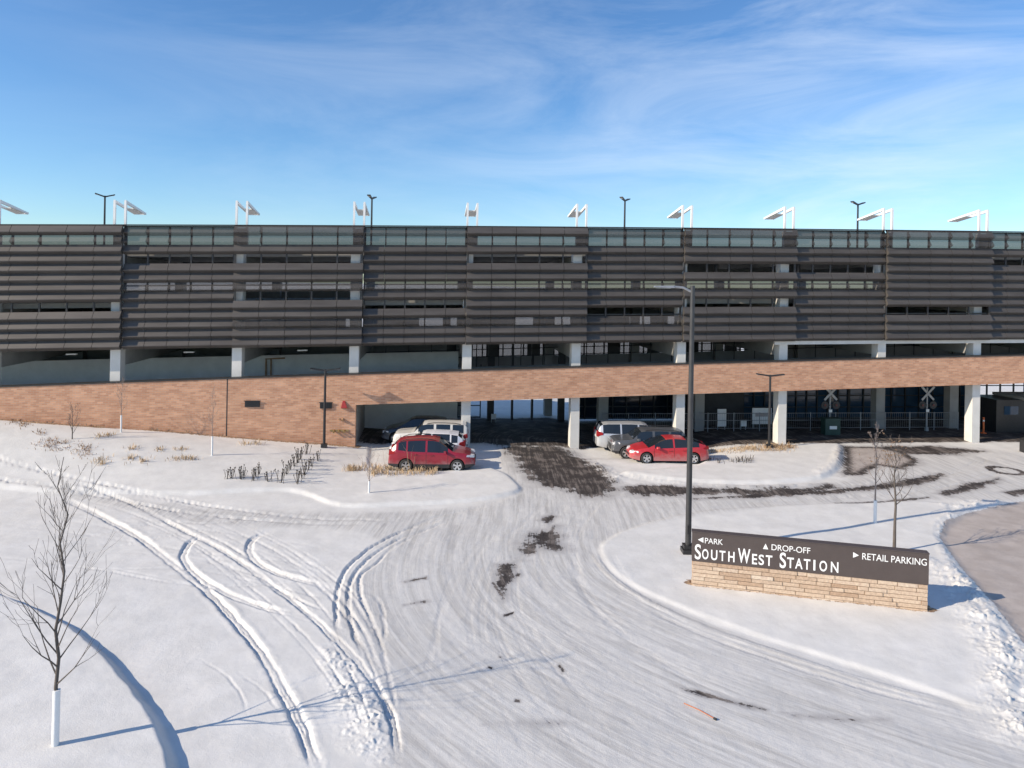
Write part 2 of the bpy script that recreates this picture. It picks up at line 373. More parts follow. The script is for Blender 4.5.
for _ in range(34):      # faint wheel tracks of cars that drove in and out
    f = _rt.random(); g = min(1, max(0, f + _rt.gauss(0, .10)))
    c1, c2 = _blend(_cA, _cB, f), _blend(_cA, _cB, g); i0 = _rt.randint(0, 3); i1 = _rt.randint(i0 + 3, 7)
    TRACKS.append(([_blend([p], [q], k / 6)[0] for k, (p, q) in enumerate(zip(c1, c2))][i0:i1], _rt.uniform(.06, .14), _rt.uniform(.003, .010), _rt.uniform(0, .004)))
_cC = [(620, 487), (700, 491), (800, 488), (890, 478), (950, 468), (975, 458), (940, 450)]
_cD = [(640, 520), (720, 507), (830, 501), (930, 493), (1000, 478), (1012, 462), (985, 450)]
for _ in range(12):
    f = _rt.random(); c1 = _blend(_cC, _cD, f); i0 = _rt.randint(0, 3)
    TRACKS.append((c1[i0:i0 + 4], _rt.uniform(.07, .15), _rt.uniform(.01, .025), .008))
_cE = [(60, 490), (140, 512), (210, 545), (270, 590), (320, 640), (352, 690), (372, 740)]
_cF = [(110, 486), (215, 508), (300, 545), (352, 582), (377, 622), (393, 672), (402, 730)]
for _ in range(13):      # narrow tread lines beside the main ruts
    f = _rt.uniform(-.25, 1.0); g = f + _rt.gauss(0, .12); c1, c2 = _blend(_cE, _cF, f), _blend(_cE, _cF, g); i0 = _rt.randint(0, 2); i1 = _rt.randint(i0 + 4, 7)
    TRACKS.append(([_blend([p], [q], k / 6)[0] for k, (p, q) in enumerate(zip(c1, c2))][i0:i1], _rt.uniform(.045, .08), _rt.uniform(.018, .04), .01))
for _ in range(10):      # older, softened tracks across the open snow at the left
    y0 = _rt.uniform(500, 560); TRACKS.append(([(-20, y0), (90, y0 + _rt.uniform(0, 14)), (200, y0 + _rt.uniform(10, 45)), (330, y0 + _rt.uniform(20, 80))], _rt.uniform(.05, .10), _rt.uniform(.010, .022), .01))
# bare pavement and some painted shadow streaks: pixel polygon, softness (m), strength
BARE_AND_SHADE = [
    ([(500, 446), (562, 445), (580, 455), (598, 467), (614, 481), (621, 491), (602, 497), (582, 498), (566, 489), (540, 487), (524, 474)], 1.3, 0.86),
    ([(622, 486), (650, 484), (700, 487), (760, 489), (800, 488), (830, 484), (842, 488), (790, 496), (720, 495), (650, 497), (628, 495)], 1.0, 0.86),
    ([(690, 499), (745, 495), (824, 490), (883, 484), (915, 478), (941, 473), (943, 477), (922, 484), (883, 489), (824, 494), (760, 497.5)], 0.7, 1.0),
    ([(841, 446), (880, 446.5), (905, 452), (922, 462), (905, 470), (880, 466), (866, 474), (842, 476)], 0.8, 0.9),
    ([(885, 445.5), (940, 446), (988, 451), (960, 455), (905, 455), (880, 450)], 0.9, 0.84),
    ([(935, 493), (965, 483), (1000, 477), (1003, 480), (985, 488), (950, 496)], 0.6, 0.8),
    ([(1000, 492), (1030, 486), (1060, 484), (1060, 492), (1015, 496)], 0.5, 0.8),
    ([(834, 503), (880, 501), (930, 496), (931, 498), (880, 503.5), (836, 505)], 0.3, 0.8),  # the kerb's cast shadow, painted as a dark streak
    ([(517, 552), (524, 540), (536, 530), (556, 526), (562, 537), (569, 549), (556, 551), (540, 549), (524, 559)], 0.9, 0.84),
    ([(497, 564), (514, 562), (516, 575), (507, 590), (503, 604), (496, 585)], 0.55, 0.86),
    ([(538, 520), (552, 513), (560, 516), (548, 524)], 0.4, 0.8),
    ([(402, 604), (428, 598.5), (429, 601.5), (403, 606)], 0.25, 0.75),
    ([(402, 581), (427, 576), (427, 578.5), (404, 583)], 0.25, 0.72),
    ([(502, 614), (514, 611), (514, 614), (503, 617)], 0.14, 0.8),
    ([(671, 683), (690, 689), (724, 697), (770, 709), (768, 712), (720, 701), (690, 693)], 0.25, 0.82),
    ([(780, 712), (830, 716), (890, 718), (890, 722), (830, 721)], 0.4, 0.7),
    ([(560, 662), (567, 671), (562, 674), (556, 666)], 0.12, 0.8), ([(488, 665), (494, 667), (493, 670), (487, 668)], 0.1, 0.9),
    ([(515, 699), (520, 700), (520, 703), (514, 702)], 0.1, 0.9), ([(498, 655), (503, 656), (502, 659), (498, 658)], 0.1, 0.8),
    ([(480, 721), (560, 719), (585, 722), (560, 727), (480, 727)], 0.3, 0.5),  # shadow band lying across the snow, painted into the mask
]
TAN = [([(936, 536), (942, 521), (966, 511), (1010, 501), (1060, 494), (1200, 486), (1300, 700), (1060, 690), (1024, 648), (1000, 616), (980, 592), (956, 565)], 0.4, 1.0)]
ROCKY = [([(925, 560), (968, 580), (1000, 610), (1030, 650), (1040, 740), (1000, 735), (985, 700), (990, 660), (965, 620), (935, 580)], 0.6, 0.14),
         ([(322, 648), (345, 655), (375, 690), (388, 720), (380, 760), (350, 745), (338, 700)], 0.35, 0.09),
         ([(938, 540), (936, 524), (948, 514), (960, 514), (942, 530), (943, 545), (959, 570), (982, 600), (972, 600), (947, 570)], 0.25, 0.12),
         ([(590, 462), (606, 466), (622, 478), (616, 482), (600, 472)], 0.4, 0.18),
         ([(820, 478), (840, 466), (846, 452), (838, 448), (832, 462), (815, 474)], 0.3, 0.10),
         ([(935, 506), (960, 500), (1000, 500), (1000, 505), (965, 508)], 0.3, 0.12)]
PACKED_POLY = spline(GP([(0, 478), (60, 488), (200, 507), (330, 512), (450, 508), (516, 493), (505, 474), (500, 446), (560, 446), (620, 482), (700, 486), (845, 480), (842, 446), (985, 448), (1060, 470), (1060, 500), (940, 500), (770, 509), (650, 525), (608, 543), (603, 556), (640, 590), (760, 638), (930, 692), (1060, 730), (1100, 900), (380, 900), (392, 720), (360, 662), (330, 635), (340, 590), (380, 550), (340, 530), (200, 525)]), 3)

def rows_cols():
    ys = np.arange(792, 398, -0.9); Yr = CAMH * FPX / (ys - HOR)
    Yr = np.concatenate([[-400, -120, -50, -20, -6, 2, 7, 10, 12, 13.2], Yr, [64, 67, 71, 76, 83, 92, 105, 125, 160, 220, 320, 500, 900, 1800, 4000]])
    t = np.arange(-0.80, 0.801, 1.25 / FPX); g = 0.80 + np.cumsum(0.004 * 1.28 ** np.arange(32))
    return Yr, np.concatenate([-g[::-1], t, g])
def make_ground():
    Yr, T = rows_cols()
    Y, Tm = np.meshgrid(Yr, T, indexing='ij'); X = Tm * np.maximum(Y, 13.2)
    shp = X.shape; X = X.ravel(); Y = Y.ravel()
    Z = hill(X, Y)
    near = (np.abs(X) < 60) & (Y > 8) & (Y < 62)
    Z += np.where(near, (fbm(X * 0.35, Y * 0.35, 3) - 0.5) * 0.08 + (fbm(X * 1.7, Y * 1.7, 9, 3) - 0.5) * 0.02, 0)
    Z -= 0.22 * sstep(X, 2.5, 5) * (1 - sstep(X, 12, 15)) * sstep(Y, 40.2, 42.0)
    fac_d = (X - P0[0]) * NN[0] + (Y - P0[1]) * NN[1]       # distance behind the facade line
    under = sstep(fac_d, -0.6, 0.6)
    packed = np.zeros_like(X); bare = np.zeros_like(X); tan = np.zeros_like(X)
    m = local(X, Y, PACKED_POLY, 2); sd = sdpoly(X[m], Y[m], PACKED_POLY); packed[m] = 1 - sstep(sd, -0.5, 0.3)
    isl = np.zeros_like(X)
    for P, h, w in ISLANDS:
        m = local(X, Y, P, 1.5); sd = sdpoly(X[m], Y[m], P)
        wob = (fbm(X[m] * 1.2, Y[m] * 1.2, 21, 3) - 0.5) * 0.12
        k = 1 - sstep(sd + wob, -w * 0.7, w * 0.7); isl[m] = np.maximum(isl[m], k); Z[m] += h * k * (1 - under[m])
    for px, hw, dep, berm in TRACKS:
        P = spline(GP(px), 8); m = local(X, Y, P, 1.2); x, y = X[m], Y[m]
        D, S, SG = segdist(x, y, P, want_s=True)
        D = D + (vnoise(S * 2.3, SG * 3.0 + 7, 5) - 0.5) * 0.05 + (vnoise(S * 11, SG * 3.0 + 7, 6) - 0.5) * 0.022
        tot = np.hypot(*np.diff(P, axis=0).T).sum(); fade = sstep(S, 0.0, 1.3) * sstep(tot - S, 0.0, 1.3) * (0.45 + 0.55 * sstep(fbm(S * 0.45, 0 * S + hw * 31, 13, 3), 0.30, 0.55))
        hw = hw * 0.82; rut = (1 - sstep(D, hw * 0.75, hw * 1.1)) * fade
        tread = min(0.022, dep * .28) * np.sin(D * 52) * rut + min(.02, dep * .3) * (fbm(X[m] * 9, Y[m] * 9, 61, 3) - .5) * (1 - sstep(D, hw, hw * 2.2))
        bm_ = np.exp(-((D - hw * 1.5) / (hw * 0.35 + 0.02)) ** 2) * fade * (0.35 + 0.6 * vnoise(S * 2.2, SG * 9, 8))
        Z[m] += -dep * 0.85 * rut + berm * 0.28 * bm_ + tread
    for px, soft, amp in ROCKY:
        P = GP(px); m = local(X, Y, P, 1.5); sd = sdpoly(X[m], Y[m], P); k = 1 - sstep(sd, -soft, soft)
        n = 0.55 * fbm(X[m] * 5.0, Y[m] * 5.0, 31, 3) + 0.45 * fbm(X[m] * 13, Y[m] * 13, 33, 2); n2 = fbm(X[m] * 1.4, Y[m] * 1.4, 37, 2)
        Z[m] += k * amp * (0.85 * sstep(n, 0.38, 0.72) + 0.5 * (fbm(X[m] * 11, Y[m] * 11, 35, 3) - .3) + 1.6 * (n2 - 0.15)); packed[m] *= 1 - 0.8 * k
    for px, soft, st in BARE_AND_SHADE:
        P = GP(px); m = local(X, Y, P, soft * 2 + .5); sd = sdpoly(X[m], Y[m], P)
        bare[m] = np.maximum(bare[m], st * (1 - sstep(sd, -soft, soft)))  # mask mixes bare paving with the painted shadow streaks
    for px, soft, st in TAN:
        P = GP(px); m = local(X, Y, P, soft * 2 + .5); sd = sdpoly(X[m], Y[m], P)
        k = 1 - sstep(sd, -soft, soft * 0.4); tan[m] = np.maximum(tan[m], st * k); Z[m] -= 0.10 * k
    P = GP(BARE_AND_SHADE[3][0]); m = local(X, Y, P, 2); tan[m] = np.maximum(tan[m], 0.52 * (1 - sstep(sdpoly(X[m], Y[m], P), -0.9, 0.4)))
    # thawed ring round the manhole
    c = G(1006, 470.5); dd = np.hypot(X - c[0], (Y - c[1]) * 0.9); bare = np.maximum(bare, 0.9 * np.exp(-((dd - 0.75) / 0.22) ** 2))
    # snow thins out to bare dark paving below the garage
    inside = sstep(fac_d, -0.4, 0.9) * (1 - sstep(fac_d, 8.5, 10.0)) * sstep(X, -40, -39)
    left_snow = (1 - sstep(X, -2, 0)) * (1 - sstep(fac_d, 0.4, 2.0))
    mid_snow = sstep(X, 4.6, 5.2) * (1 - sstep(X, 10.5, 11.5)) * (1 - sstep(fac_d, 0.1, 1.2))
    bare = np.maximum(bare, inside * (1 - np.maximum(left_snow, mid_snow)))
    # litter of brown mulch below the brick wall
    mul = (1 - sstep(-fac_d, 0.25, 1.15)) * (fac_d < 0.3) * (X < -8.9)
    sp_ = GP([(692, 584), (928, 610.5)]); mul = np.maximum(mul, 0.85 * (1 - sstep(segdist(X, Y, sp_), 0.10, 0.42)))
    # driving direction coordinates for the streaked snow
    edge = spline(GP([(560, 440), (580, 480), (592, 520), (597, 548), (612, 572), (640, 591), (690, 613), (760, 639), (840, 664), (930, 692), (1100, 740), (1400, 830)]), 6)
    D, S, SG = segdist(X, Y, edge, want_s=True)
    fu = D * SG; fv = S
    st = (fbm(fu * 3.2, fv * 0.22, 41, 4) - 0.5)
    Z += packed * (1 - np.clip(bare * 1.6, 0, 1)) * (st * 0.008 + (fbm(X * 5.0, Y * 5.0, 55, 3) - .5) * 0.016) * near
    ground_z = Z
    me = bpy.data.meshes.new('ground')
    nr, nc = shp; n = nr * nc
    co = np.stack([X, Y, Z], 1).astype(np.float32)
    idx = np.arange(n).reshape(shp)
    q = np.stack([idx[:-1, :-1], idx[:-1, 1:], idx[1:, 1:], idx[1:, :-1]], -1).reshape(-1, 4).astype(np.int32)
    me.vertices.add(n); me.vertices.foreach_set('co', co.ravel())
    me.loops.add(q.size); me.loops.foreach_set('vertex_index', q.ravel())
    me.polygons.add(len(q)); me.polygons.foreach_set('loop_start', np.arange(0, q.size, 4, dtype=np.int32)); me.polygons.foreach_set('loop_total', np.full(len(q), 4, np.int32))
    me.update(); me.validate()
    for nm, a in (('packed', packed), ('bare', bare), ('tan', tan), ('mulch', mul.astype(float)), ('fu', fu), ('fv', fv)):
        at_ = me.attributes.new(nm, 'FLOAT', 'POINT'); at_.data.foreach_set('value', a.astype(np.float32))
    me.shade_smooth()
    o = bpy.data.objects.new('ground', me); COL.objects.link(o)
    tag(o, 'snow covered ground with ploughed drive, ruts and bare asphalt patches', 'ground', kind='structure')
    return o, Yr, T, Z.reshape(shp)
def ground_mat():
    m = bpy.data.materials.new('snowy_ground'); m.use_nodes = True; nt = m.node_tree; b = nt.nodes['Principled BSDF']; L = nt.links.new
    def attr(n): return N(nt, 'ShaderNodeAttribute', attribute_name=n).outputs['Fac']
    def mth(op, a, bb=None, c=None, clamp=False):
        n = N(nt, 'ShaderNodeMath', operation=op); n.use_clamp = clamp
        for i, v in enumerate((a, bb, c)):
            if v is None: continue
            if isinstance(v, (int, float)): n.inputs[i].default_value = v
            else: L(v, n.inputs[i])
        return n.outputs[0]
    def noise(vec, sc, det=5, ro=0.6):
        n = N(nt, 'ShaderNodeTexNoise'); n.inputs['Scale'].default_value = sc; n.inputs['Detail'].default_value = det; n.inputs['Roughness'].default_value = ro; L(vec, n.inputs['Vector']); return n.outputs['Fac']
    def mix(f, a, bb, bt='MIX'):
        n = N(nt, 'ShaderNodeMix', data_type='RGBA', blend_type=bt)
        if isinstance(f, (int, float)): n.inputs[0].default_value = f
        else: L(f, n.inputs[0])
        for i, v in ((6, a), (7, bb)):
            if isinstance(v, tuple): n.inputs[i].default_value = (*v, 1)
            else: L(v, n.inputs[i])
        return n.outputs[2]
    def rng(v, a, bb, c=0.0, d=1.0):
        n = N(nt, 'ShaderNodeMapRange', interpolation_type='SMOOTHSTEP'); L(v, n.inputs[0])
        for i, x in enumerate((a, bb, c, d)): n.inputs[i + 1].default_value = x
        return n.outputs[0]
    obj = N(nt, 'ShaderNodeTexCoord').outputs['Object']
    packed, bare, tan, mulch = attr('packed'), attr('bare'), attr('tan'), attr('mulch')  # bare also darkens the painted kerb shadow and shadow band
    cx = N(nt, 'ShaderNodeCombineXYZ'); L(mth('MULTIPLY', attr('fu'), 5.5), cx.inputs[0]); L(mth('MULTIPLY', attr('fv'), 0.30), cx.inputs[1])
    streak = noise(cx.outputs[0], 1.0, 6, 0.7)
    cx2 = N(nt, 'ShaderNodeCombineXYZ'); L(mth('MULTIPLY', attr('fu'), 1.3), cx2.inputs[0]); L(mth('MULTIPLY', attr('fv'), 0.18), cx2.inputs[1])
    broad = noise(cx2.outputs[0], 1.0, 4)
    n_small = noise(obj, 6.0, 6, 0.7); n_mid = noise(obj, 1.1, 5); n_fine = noise(obj, 38.0, 3)
    snow = mix(rng(n_mid, .3, .7), (0.675, 0.66, 0.625), (0.755, 0.74, 0.705))
    pk = mix(rng(streak, .36, .62), (0.45, 0.435, 0.41), (0.66, 0.645, 0.615))
    pk = mix(mth('MULTIPLY', rng(broad, .40, .66), 0.5), pk, (0.69, 0.675, 0.645))
    pk = mix(mth('MULTIPLY', rng(n_small, .54, .70), 0.34), pk, (0.44, 0.42, 0.40))
    pk = mix(mth('MULTIPLY', rng(n_mid, .48, .66), 0.45), pk, (0.53, 0.525, 0.515))
    pk = mix(mth('MULTIPLY', rng(n_fine, .66, .74), 0.5), pk, (0.25, 0.23, 0.21))
    base = mix(mth('MULTIPLY', packed, 0.9), snow, pk)
    asph = mix(rng(n_small, .3, .7), (0.030, 0.025, 0.023), (0.060, 0.050, 0.046))
    asph = mix(mth('MULTIPLY', rng(mth('ADD', mth('MULTIPLY', streak, .6), mth('MULTIPLY', n_mid, .4)), .47, .60), 0.7), asph, (0.25, 0.215, 0.19))
    tanc = mix(rng(n_mid, .3, .7), (0.40, 0.35, 0.315), (0.49, 0.435, 0.395))
    tanc = mix(mth('MULTIPLY', rng(n_small, .55, .75), 0.4), tanc, (0.26, 0.225, 0.20))
    bv = mth('ADD', bare, mth('MULTIPLY', mth('SUBTRACT', mth('ADD', mth('ADD', mth('MULTIPLY', streak, 0.45), mth('MULTIPLY', n_small, 0.35)), mth('MULTIPLY', noise(obj, 0.9, 5), 0.55)), 0.675), 2.0))
    gate = rng(bare, 0.02, 0.25)
    bm = mth('MULTIPLY', rng(bv, 0.46, 0.60), gate)
    tv = mth('ADD', tan, mth('MULTIPLY', mth('SUBTRACT', n_small, 0.5), 0.9))
    tm = rng(tv, 0.44, 0.56)
    slush = mth('MULTIPLY', mth('MULTIPLY', rng(bv, 0.10, 0.50), gate), 0.75)
    base = mix(slush, base, mix(rng(n_small, .35, .65), (0.33, 0.31, 0.295), (0.50, 0.485, 0.47)))
    pave = mix(rng(tan, .3, .6), asph, tanc)
    base = mix(bm, base, pave); base = mix(tm, base, tanc)
    mv = mth('ADD', mulch, mth('MULTIPLY', mth('SUBTRACT', n_small, 0.5), 1.6)); mm = mth('MULTIPLY', rng(mv, .42, .6), rng(mulch, .05, .3))
    mcol = mix(rng(noise(obj, 11.0, 4), .35, .65), (0.17, 0.10, 0.06), (0.46, 0.33, 0.21))
    base = mix(mm, base, mcol)
    L(base, b.inputs['Base Color'])
    dark = mth('MAXIMUM', mth('MAXIMUM', bm, tm), mm)
    L(rng(dark, 0, 1, 0.62, 0.8), b.inputs['Roughness']); b.inputs['Specular IOR Level'].default_value = 0.3
    hgt = mth('ADD', mth('ADD', mth('MULTIPLY', n_small, 0.55), mth('MULTIPLY', n_fine, 0.30)), mth('MULTIPLY', mth('MULTIPLY', mth('ADD', streak, mth('MULTIPLY', n_fine, .35)), packed), 0.75))
    hgt = mth('SUBTRACT', hgt, mth('MULTIPLY', mth('MAXIMUM', bm, tm), 0.5))
    bp = N(nt, 'ShaderNodeBump'); bp.inputs['Strength'].default_value = 0.36; bp.inputs['Distance'].default_value = 0.05
    L(hgt, bp.inputs['Height']); L(bp.outputs[0], b.inputs['Normal'])
    return m
ground, GY, GT, GZ = make_ground()
ground.data.materials.append(ground_mat())
def gz(x, y):        # height of the ground sheet
    i = int(np.clip(np.searchsorted(GY, y) - 1, 0, len(GY) - 2)); t = x / max(y, 13.2)
    j = int(np.clip(np.searchsorted(GT, t) - 1, 0, len(GT) - 2))
    a = np.clip((y - GY[i]) / (GY[i+1] - GY[i]), 0, 1); c = np.clip((t - GT[j]) / (GT[j+1] - GT[j]), 0, 1)
    return float((GZ[i, j] * (1-c) + GZ[i, j+1] * c) * (1-a) + (GZ[i+1, j] * (1-c) + GZ[i+1, j+1] * c) * a)
def spot(px, py):
    p = G(px, py); return Vector((p[0], p[1], gz(p[0], p[1])))

# ------------------------------------------------------------------ parking garage
DEP = 11.0
garage = empty('parking_garage', F(0, 0, 0), 0, 'long multi storey parking garage with dark louvered screens above a sloping brick ramp wall', 'parking garage')
bpy.context.view_layer.update()
GINV = Matrix.Translation(-F(0, 0, 0))
def gpart(mb, name, mats, **kw):
    mb.v = [tuple(GINV @ Vector(p)) for p in mb.v]
    return mb.build(name, mats, garage, **kw)
UL, UR = -8 * PITCH, 7 * PITCH
cols = list(range(-8, 8))            # column i stands at u = i * PITCH
OPEN_L = -13.45
# brick ramp wall
mb = MB()
def wall_strip(us, d0, d1, z0, z1):
    for a, c in zip(us[:-1], us[1:]): mb.fbox(a, c, d0, d1, z0, z1)
def uv_facade(o):
    me = o.data; uvl = me.uv_layers.new(name='UVMap'); w0 = F(0, 0, 0)
    for lp in me.loops:
        v = me.vertices[lp.vertex_index].co
        u = v.x * E[0] + v.y * E[1]; d = v.x * NN[0] + v.y * NN[1]
        uvl.data[lp.index].uv = (u + d, v.z - 0.03 * u)
def prism_strip(us, d0, d1, z0, z1):    # one closed strip following z0(u), z1(u)
    n = len(us); V = []
    for u in us: V += [F(u, d0, z0(u)), F(u, d1, z0(u)), F(u, d1, z1(u)), F(u, d0, z1(u))]
    fs = []
    for i in range(n - 1):
        for k in range(4):
            k2 = (k + 1) % 4; fs.append((i*4 + k, i*4 + k2, (i+1)*4 + k2, (i+1)*4 + k))
    fs += [(3, 2, 1, 0), ((n-1)*4, (n-1)*4 + 1, (n-1)*4 + 2, (n-1)*4 + 3)]
    mb.add(V, fs)
prism_strip(np.linspace(UL - 3, OPEN_L, 14), -0.30, 0.15, lambda u: -1.0, ztop_ramp)
prism_strip(np.linspace(OPEN_L, UR + 3, 20), -0.30, 0.15, zbot_ramp, ztop_ramp)
o = gpart(mb, 'brick_wall', brick); uv_facade(o)
mb = MB(); prism_strip(np.linspace(UL - 3, UR + 3, 30), -0.34, 0.19, lambda u: ztop_ramp(u) + 0.003, lambda u: ztop_ramp(u) + 0.07); gpart(mb, 'coping', dark_steel)
# expansion joint, vents and fire fittings on the brick
def on_wall(px, py):
    # u, z of the outer brick face seen at a pixel
    a, b = ray(px, py); q = P0 - 0.30 * NN
    Yv = (q[0] * NN[0] + q[1] * NN[1]) / (a * NN[0] + NN[1])
    p = np.array((a * Yv, Yv)); return float((p - q) @ E), CAMH + b * Yv
u1, z1 = on_wall(227, 400)
mb = MB(); mb.fbox(u1 - .03, u1 + .03, -0.306, -0.299, lambda u: 0.2, ztop_ramp); gpart(mb, 'expansion_joint', cladding_m)
for px0, px1, py in ((245, 260, 404), (320, 332, 405.5)):
    ua, za = on_wall(px0, py); ub, _ = on_wall(px1, py)
    mb = MB(); zc = za
    mb.fbox(ua, ub, -0.36, -0.303, zc - .17, zc + .17)
    mb.fbox(ua - .05, ub + .05, -0.40, -0.362, zc + .17, zc + .21)
    for k in range(5): mb.fbox(ua + .03, ub - .03, -0.385, -0.362, zc - .15 + k * .065, zc - .125 + k * .065)
    gpart(mb, 'wall_vent', black_paint)
ua, za = on_wall(344, 405)
mb = MB(); mb.hexa([F(ua - .16, -.302, za - .2), F(ua + .2, -.302, za - .2), F(ua + .2, -.45, za - .15), F(ua - .16, -.45, za - .15), F(ua - .08, -.302, za + .25), F(ua + .06, -.302, za + .25), F(ua + .06, -.36, za + .2), F(ua - .08, -.36, za + .2)]); gpart(mb, 'alarm_strobe', red_plastic)
ua, za = on_wall(343, 419)
mb = MB(); mb.tube([F(ua, -.30, za), F(ua, -.48, za - .05)], .07, 10); mb.tube([F(ua - .2, -.30, za), F(ua - .2, -.44, za)], .05, 10); gpart(mb, 'hose_connection', rust_straw)
ua, za = on_wall(336, 430.5)
mb = MB(); mb.fbox(ua - .35, ua + .75, -.33, -.302, za - .05, za + .05)
for k in range(3): mb.tube([F(ua - .1 + k * .3, -.33, za), F(ua - .1 + k * .3, -.5, za - .06)], .065, 10)
gpart(mb, 'fire_connection', brass)
# columns
for i in cols:
    u = i * PITCH
    mb = MB(); zt = 12.0 + dz(u)
    zb = -0.6 if (u > OPEN_L and i != 3) else ztop_ramp(u) - 1.2
    mb.fbox(u - .28, u + .28, 0.16, 0.84, zb, zt); gpart(mb, 'column', concrete)
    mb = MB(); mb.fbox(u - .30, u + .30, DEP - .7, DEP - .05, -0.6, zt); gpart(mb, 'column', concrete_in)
def wall_px(px, py, d):
    a, b = ray(px, py); q = P0 + d * NN
    Yv = (q[0] * NN[0] + q[1] * NN[1]) / (a * NN[0] + NN[1]); return np.array((a * Yv, Yv))
# ramp deck, floors, roof deck
def slab(z, th, d0, d1, name, mat, u0=UL - 3, u1=UR + 3):
    global mb
    mb = MB(); prism_strip(np.linspace(u0, u1, 24), d0, d1, lambda u: z(u) - th, z); return gpart(mb, name, mat)
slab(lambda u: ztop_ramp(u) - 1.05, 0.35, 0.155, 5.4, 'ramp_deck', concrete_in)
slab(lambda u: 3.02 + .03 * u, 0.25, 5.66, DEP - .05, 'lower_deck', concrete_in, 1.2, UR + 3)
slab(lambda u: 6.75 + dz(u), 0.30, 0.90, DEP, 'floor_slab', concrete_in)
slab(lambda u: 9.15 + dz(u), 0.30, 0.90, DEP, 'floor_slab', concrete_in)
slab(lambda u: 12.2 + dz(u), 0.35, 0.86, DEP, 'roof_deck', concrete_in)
# cross beams under each floor
for i in cols:
    u = i * PITCH
    for zf in (6.45, 8.85, 11.85):
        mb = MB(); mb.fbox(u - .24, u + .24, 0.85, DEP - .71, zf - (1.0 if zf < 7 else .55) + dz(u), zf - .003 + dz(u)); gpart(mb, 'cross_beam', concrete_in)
# pale spandrel below the screens and at the rear
mb = MB(); prism_strip(np.linspace(1.9 * PITCH, UR + 3, 12), -0.02, 0.157, lambda u: 6.22 + dz(u), lambda u: 6.47 + dz(u)); gpart(mb, 'edge_beam', concrete)
def rear(u0, u1, z0, z1, name='rear_wall'):
    global mb
    mb = MB(); prism_strip(np.linspace(u0, u1, 10), DEP - .04, DEP + .12, lambda u: z0 + dz(u), lambda u: z1 + dz(u)); gpart(mb, name, concrete_in)
rear(UL - 3, UR + 3, 10.95, 12.75); rear(UL - 3, UR + 3, 7.55, 9.80); rear(UL - 3, UR + 3, 5.75, 6.95)
mb = MB(); gaps = [(-15.5, -14.2), (-10, -8.2), (-7.6, -6.4), (-2.6, -1.2), (.5, 2.2), (6.5, 8.2), (9.6, 10.5), (15.0, 16.0)]; pu = UL - 3
for g0, g1 in gaps + [(UR + 3, None)]:
    mb.fbox(pu, g0, DEP - .038, DEP + .118, lambda u: 6.953 + dz(u), lambda u: 7.547 + dz(u)); pu = g1
gpart(mb, 'rear_wall', concrete_in)
rear(UL - 3, OPEN_L, -.5, 5.747); rear(OPEN_L + .003, -1.15 * PITCH, 2.9, 5.747); rear(2.35 * PITCH, UR + 3, 2.9, 5.747)
mb = MB(); prism_strip(np.linspace(-1.15 * PITCH + .003, 2.35 * PITCH - .003, 10), DEP - .04, DEP + .12, lambda u: 2.75 + .03 * u, lambda u: 4.55 + .03 * u); gpart(mb, 'rear_wall', concrete_in)
mb = MB()
for k, u in enumerate(np.arange(-1.1 * PITCH, 2.3 * PITCH, .8)):
    w_ = .5 if k % 4 == 0 else .05
    mb.fbox(u - w_, u + w_, DEP - .03, DEP + .1, lambda q: 4.553 + .03 * q, lambda q: 5.747 + dz(q))
gpart(mb, 'rear_window_grid', black_paint)
tint = perforated('tinted_pane', 0.42, (0.02, 0.03, 0.04), (0.05, 0.055, 0.06))
mb = MB(); mb.fbox(-1.1 * PITCH, 2.3 * PITCH, DEP + .02, DEP + .03, lambda q: 4.553 + .03 * q, lambda q: 5.747 + dz(q)); gpart(mb, 'tinted_glazing', tint)
# inner ramp wall seen behind the brick at the left end
mb = MB(); prism_strip(np.linspace(UL - 3, -1.05 * PITCH, 14), 5.4, 5.65, lambda u: 0.0, lambda u: ztop_ramp(u) + 0.72 - 0.010 * (u + 14)); gpart(mb, 'inner_wall', concrete)
mb = MB(); prism_strip(np.linspace(-1.05 * PITCH, UR + 3, 14), 5.4, 5.5, lambda u: ztop_ramp(u) - 1.4, lambda u: ztop_ramp(u) - 0.45); gpart(mb, 'inner_parapet', concrete_in)
for px_ in (266, 271):
    p_ = wall_px(px_, 370, 5.36); u = float((p_ - P0) @ E); mb = MB(); mb.tube([F(u, 5.33, ztop_ramp(u) - 1.0), F(u, 5.33, ztop_ramp(u) + .55), F(u + .9, 5.33, ztop_ramp(u) + .6)], .06, 8); gpart(mb, 'standpipe', rust_straw)
for u in np.arange(-6.5, -1.5, 1.0) * PITCH:
    mb = MB(); mb.fbox(u - .3, u + .3, 2.2, 2.4, lambda q: 5.97 + dz(q), lambda q: 6.05 + dz(q)); gpart(mb, 'deck_light', lamp_lens)
# rails of the ramp's inner edge, catching daylight from behind
mb = MB()
for u in np.arange(-2 * PITCH, UR, 1.55): mb.tube([F(u, 5.45, ztop_ramp(u) - .45), F(u, 5.45, ztop_ramp(u) + 1.3)], .035, 5)
for k in (0.35, 0.85): mb.tube([F(u, 5.45, ztop_ramp(u) + k - .1) for u in np.linspace(-2 * PITCH, UR, 14)], .03, 5)
gpart(mb, 'ramp_railing', black_paint)
# jamb wall of the drive-through at the left
mb = MB(); mb.fbox(OPEN_L - .25, OPEN_L, 0.155, 6.0, -0.6, lambda u: zbot_ramp(OPEN_L) + .35); gpart(mb, 'jamb_wall', concrete_in)
# louvered screens
ROWH = 0.55; NR = 13; PBOT = 6.49
def pz(u): return PBOT + dz(u)
